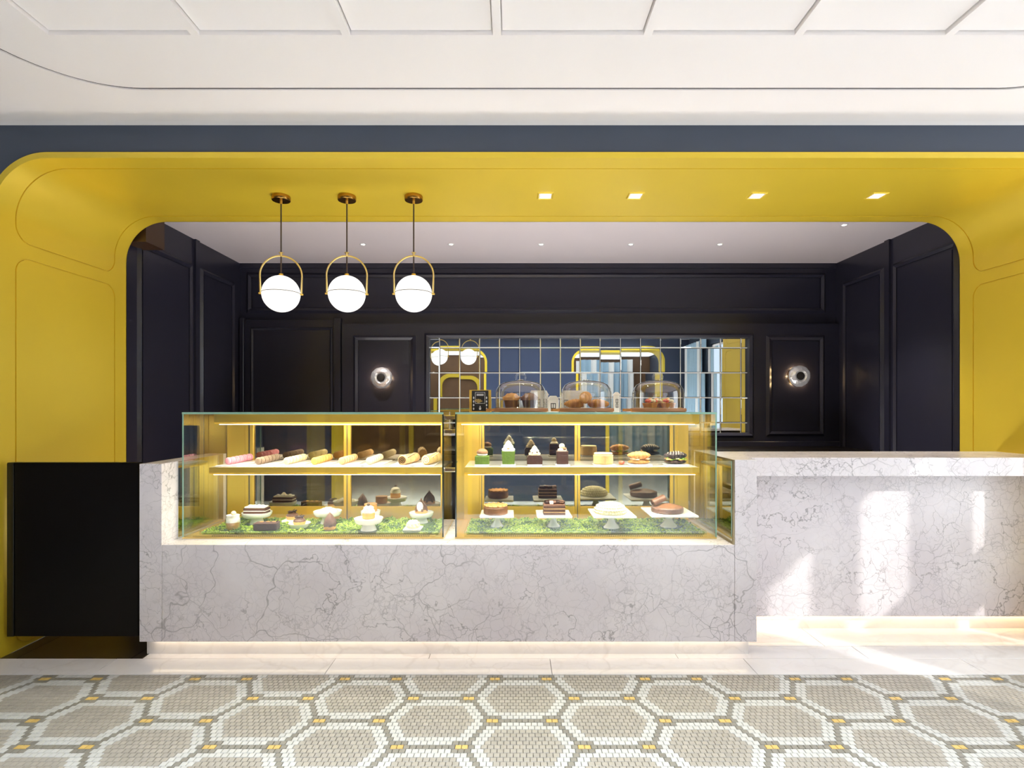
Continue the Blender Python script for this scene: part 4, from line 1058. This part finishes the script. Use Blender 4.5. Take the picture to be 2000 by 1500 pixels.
croissant('flat croissant at the right under the middle dome', xc+.066, YD-.01, -.4, 0, .125, .030)
croissant('largest croissant leaning on top of the others under the middle dome', xc-.002, YD-.072, 1.35, -.35, .115, .036, .034)
for k, (dx, dy, lb) in enumerate(((-.055, -.03, 'fruit tartlet at the left under the right dome'), (.052, -.03, 'fruit tartlet at the right under the right dome'), (0, .03, 'fruit tartlet at the back under the right dome'))):
    t = thing('fruit_tartlet', lb, 'tart', (ax(1285, YD)+dx, YD+dy, z))
    MB().lathe([(0, 0), (.036, 0), (.047, .03), (.043, .031), (0, .027)], 32, wob=lambda a, j: 1+.03*math.sin(16*a)*(j > 0)).build('pastry_shell', 'crust', t, smooth=45)
    for q in range(9):
        a = q*2.4; r = .010*math.sqrt(q)
        MB().ball((r*math.cos(a), r*math.sin(a), .040+.012*(1-r/.03)), .013, (1, 1, .8), 10, 7).build('fruit_piece', ('peach', 'strawberry', 'vanilla')[q % 3], t, smooth=60)
# menu sign
xs = ax(938, YD); W_ = .047
t = thing('menu_sign', 'small black menu card with white drawing in a gold stand', 'sign', (xs, YD-.01, ZT))
MB().box(-.05, .05, -.004, .004, .004, .128, b=.001).build('card', 'card', t)
MB().box(-.066, .066, .0045, .012, .0, .132, b=.001).build('gold_back', 'brass', t)
MB().box(-.06, .06, -.02, .012, 0, .0035).build('stand_foot', 'brass', t)
yk = -.0046
ring(-.030, .030, .050, .118, .0022, 'y', -.004, yk).build('printed_frame', 'white_ink', t)
for a, b, z0, z1 in ((-.021, .021, .104, .108), (-.021, .021, .097, .101)): MB().box(a, b, yk, -.004, z0, z1).build('printed_line', 'white_ink', t)
mb = MB(); 
for k in range(5):
    a = PI*.15+k*.42; MB().add([(-.012, yk, .052), (-.012+.03*math.cos(a), yk, .052+.026*math.sin(a)), (-.012+.03*math.cos(a+.3), yk, .052+.026*math.sin(a+.3))], [(0, 1, 2)]).build('printed_fan', 'gold_ink', t)
for s in (-1, 1):
    for k in range(4):
        zc = .018+.022*k
        MB().add([(s*.039, yk, zc+.010), (s*.039-.005, yk, zc), (s*.039, yk, zc-.008), (s*.039+.005, yk, zc)], [(0, 1, 2, 3)]).build('printed_ornament', 'white_ink', t)
MB().add([(-.007, yk, .024), (.007, yk, .024), (.005, yk, .012), (-.005, yk, .012)], [(0, 1, 2, 3)]).build('printed_cup', 'white_ink', t)
MB().add([(-.005, yk, .026), (.005, yk, .026), (0, yk, .038)], [(0, 1, 2)]).build('printed_flame', 'white_ink', t)
# white paper houses standing behind the domes
def house(lb, p, y, w, h_, roof, zb=ZT, cols=2, rows_=2, d=.06):
    t = thing('paper_house', lb, 'box', (ax(p, y), y, zb), 'white paper houses')
    MB().box(-w/2, w/2, -d/2, d/2, 0, h_, b=.001).build('house_body', 'paper', t)
    MB().prism([(-w/2-.006, h_+.0005), (w/2+.006, h_+.0005), (w/2-.012, h_+roof), (-w/2+.012, h_+roof)], -d/2-.004, d/2+.004).build('house_roof', 'paper', t)
    for i in range(cols):
        for j in range(rows_):
            cx = -w/2+w*(i+.5)/cols; cz = h_*(.22+.56*(j+.5)/rows_); a, b = w*.26/cols, h_*.19/rows_*1.3
            f = ring(cx-a, cx+a, cz-b, cz+b, a*.3, 'y', -d/2, -d/2-.0015).build('house_window', 'print', t)
            MB().box(cx-a*.12, cx+a*.12, -d/2-.0012, -d/2, cz-b, cz+b).build('window_bar', 'print', f)
house('small white paper house with a four-pane window between left and middle domes', 1080, 3.47, .062, .072, .028, cols=1, rows_=1)
house('wide white paper house behind the left dome', 1052, 3.50, .12, .105, .03, cols=3, rows_=2, d=.04)
house('wide white paper house behind the middle dome', 1120, 3.50, .15, .10, .035, cols=3, rows_=1, d=.04)
house('narrow white paper house right of the middle dome', 1204, 3.50, .035, .105, .02, cols=1, rows_=2, d=.04)

# ---------------------------------------------------------------- pendants
YP_ = 1060*1.33/412
def pendant():
    t = thing('pendant_lamp', 'x', 'pendant lamp', (0, 0, AZ), 'globe pendants under the golden arch')
    zc = az(574, YP_)-AZ; zt_ = az(500, YP_)-AZ; r = .1145
    MB().lathe([(0, 0), (.055, 0), (.057, -.004), (.057, -.026), (.054, -.030), (0, -.030)], 36).build('canopy', 'antique', t, smooth=40)
    MB().lathe([(0, -.030), (.008, -.030), (.008, -.05), (0, -.05)], 14).build('canopy_nipple', 'brass', t, smooth=40)
    MB().tube([(0, 0, -.048), (0, 0, zc+r-.004)], .0045, 10).build('rod', 'cord', t, smooth=60)
    MB().lathe([(0, zt_+.022), (.014, zt_+.022), (.014, zt_+.018), (.007, zt_+.016), (.007, zt_-.004), (0, zt_-.004)], 18).build('finial', 'bright_brass', t, smooth=40)
    w = .125; ra = w
    pts = [(-w*.98, 0, zc-.006), (-w, 0, zt_-ra)]+[(w*math.cos(PI-a*PI/24), 0, zt_-ra+ra*math.sin(PI-a*PI/24)) for a in range(1, 24)]+[(w, 0, zt_-ra), (w*.98, 0, zc-.006)]
    MB().tube(pts, .0055, 10).build('yoke', 'bright_brass', t, smooth=60)
    for s in (-1, 1): MB().tube([(s*(w+.008), 0, zc), (s*(r-.004), 0, zc)], .006, 10).build('pivot_pin', 'brass', t, smooth=60)
    g = MB().ball((0, 0, zc), r, nu=40, nv=24).build('globe', 'globe', t, smooth=80)
    MB().tube([((r+.0005)*math.cos(a*2*PI/64), (r+.0005)*math.sin(a*2*PI/64), zc+.004) for a in range(64)], .0021, 6, closed=True).build('seam_band', 'seam', g, smooth=60)
    MB().lathe([(0, zc+r+.012), (.012, zc+r+.012), (.016, zc+r-.003), (0, zc+r-.003)], 18).build('globe_cap', 'brass', t, smooth=40)
    return t
pd = pendant()
for k, (p, w) in enumerate(((549, 'leftmost of the three, nearest the golden corner'), (677.5, 'middle of the three'), (808, 'rightmost of the three, nearest the tiled mirror'))):
    lb = 'brass pendant lamp with a white globe, '+w
    loc = (ax(p, YP_), YP_, AZ)
    if k == 0: pd.location = loc; pd['label'] = lb; pd.rotation_euler = (0, 0, .18)
    else: copy_tree(pd, loc, lb, rz=.18-.09*k)
# square downlights in the arch soffit
YDL = 1060*1.33/413
def sq_light(lb, p, w=.105):
    t = thing('square_downlight', lb, 'downlight', (ax(p, YDL), YDL, AZ), 'square downlights in the arch')
    ring(-w/2, w/2, -w/2, w/2, .016, 'z', .002, -.006).build('frame', 'gold', t)
    MB().box(-w/2+.014, w/2-.014, -w/2+.014, w/2-.014, -.0035, .001).build('reflector', 'porcelain', t)
    MB().box(-.028, .028, -.028, .028, -.0055, -.0036).build('lamp_face', 'lamp', t)
    light('downlight_beam', 'SPOT', (0, 0, -.02), 14, (1, .93, .8), size=.03, direction=(0, 0, -1), parent=t, spot_size=1.7, spot_blend=.7)
for p, w in ((1065, 'leftmost of the four, nearest the pendants'), (1241, 'second from the left of four'), (1478, 'third from the left of four'), (1712, 'rightmost of four')):
    sq_light('square recessed downlight in the golden soffit, '+w, p)
def spot(lb, p, py):
    y = (ZA-H)*F/(CY-py)
    t = thing('ceiling_spot', lb, 'spotlight', (ax(p, y), y, ZA), 'small spots in the alcove ceiling')
    MB().lathe([(.018, 0), (.03, 0), (.032, -.003), (.026, -.006), (.018, -.004)], 24).build('trim_ring', 'porcelain', t, smooth=50)
    MB().lathe([(0, -.0005), (.0175, -.0005), (.0175, -.003), (0, -.003)], 20).build('lamp_face', 'lamp', t)
    light('spot_beam', 'SPOT', (0, 0, -.02), 95, (1, .95, .9), size=.02, direction=(0, 0, -1), parent=t, spot_size=1.3, spot_blend=.8)
for p, py, w in ((709, 477, 'leftmost of the rear row'), (881, 477, 'second of the rear row'), (1057, 477, 'third of the rear row'), (1232, 477, 'fourth of the rear row'), (1406, 477, 'last of the rear row'), (1649, 439, 'alone at the front right')):
    spot('small round spot in the alcove ceiling, '+w, p, py)
# wall sconces
def sconce(lb, p, py):
    y = YL-.007; t = thing('wall_sconce', lb, 'wall lamp', (ax(p, y), y, az(py, y)))
    def turn(prof, m, name, n=40, wob=None, sm=50):
        mb = MB().lathe(prof, n, wob=wob); mb.v = [(x, -z, yy) for x, yy, z in mb.v]; return mb.build(name, m, t, smooth=sm)
    turn([(0, 0), (.095, 0), (.098, .006), (.09, .012), (0, .012)], 'antique', 'back_plate')
    turn([(0, .012), (.03, .012), (.03, .05), (0, .05)], 'antique', 'stem')
    turn([(.036, .04), (.06, .034), (.095, .028), (.108, .036), (.106, .05), (.085, .066), (.06, .078), (.045, .07), (.036, .06)], mat('cast_glass', rgb(232, 228, 226), .12, metal=.7, var=.1, scale=30, bump=.6, emit=.12), 'glass_disc', 48, lambda a, j: 1+.018*math.sin(3*a)+.012*math.sin(11*a+j))
    turn([(0, .05), (.040, .05), (.042, .066), (.034, .082), (0, .088)], 'groove_shade_and_cap', 'centre_cap')
    for k in range(6):
        a = k*PI/3; light('sconce_light', 'POINT', (.085*math.cos(a), -.021, .085*math.sin(a)), .35, (1, .72, .36), size=.008, parent=t)
sconce('round cast glass wall lamp on the panel left of the tiled mirror', 747, 738)
sconce('round cast glass wall lamp on the panel right of the tiled mirror', 1557, 735)

# ---------------------------------------------------------------- back bar behind the counter (seen through the glass)
bb = thing('back_bar', 'low black back bar below the tiled mirror', 'cabinet', (0, 0, 0))
MB().box(-.9, BX1-.02, 5.06, YL-.035, .1, .93).build('cabinet_body', 'black', bb)
MB().box(-.93, BX1-.02, 5.03, YL-.035, .9305, .96, b=.003).build('bar_top', 'black', bb)
for k in range(7):
    MB().box(-.88+.6*k, -.88+.6*k+.585, 5.045, 5.0595, .14, .91, b=.002).build('cabinet_door', 'black', bb)
MB().box(-.88, BX1-.04, 5.1, YL-.05, 0, .0995).build('plinth', 'black', bb)
em = thing('espresso_machine', 'wide steel coffee machine on the back bar seen through the right case', 'coffee machine', (ax(1115, 5.2), 5.25, .9603))
MB().box(-.46, .46, -.15, .18, .05, .12, b=.01).build('drip_base', 'steel', em)
MB().box(-.46, .46, -.02, .18, .1205, .30, b=.01).build('machine_body', 'steel', em)
MB().box(-.46, .46, -.16, .18, .3005, .36, b=.012).build('cup_tray', 'steel', em)
for s in (-.42, .42):
    for yy in (-.1, .13): MB().tube([(s, yy, 0), (s, yy, .0505)], .018, 12).build('foot', 'chrome', em)
for s in (-.2, .2):
    g = MB().tube([(s, -.08, .3), (s, -.08, .235)], .032, 16).build('group_head', 'chrome', em, smooth=40)
    MB().tube([(s, -.08, .24), (s, -.2, .225)], .011, 10).build('portafilter', 'black', g)
wc = thing('wood_cabinet', 'brown wooden cabinet behind the left display case', 'cabinet', (0, 0, 0))
MB().box(-2.3, -1.0, 4.95, 5.4, 0, 1.22, b=.004).build('cabinet_body', 'wood', wc)
for k in range(3): 
    d = MB().box(-2.28+.425*k, -2.28+.425*k+.415, 4.93, 4.9495, .08, 1.2, b=.003).build('cabinet_door', 'wood', wc)
    MB().box(-2.1+.425*k, -1.96+.425*k, 4.918, 4.9298, 1.1, 1.115, b=.002).build('door_handle', 'black', d)
bpy.context.view_layer.update()
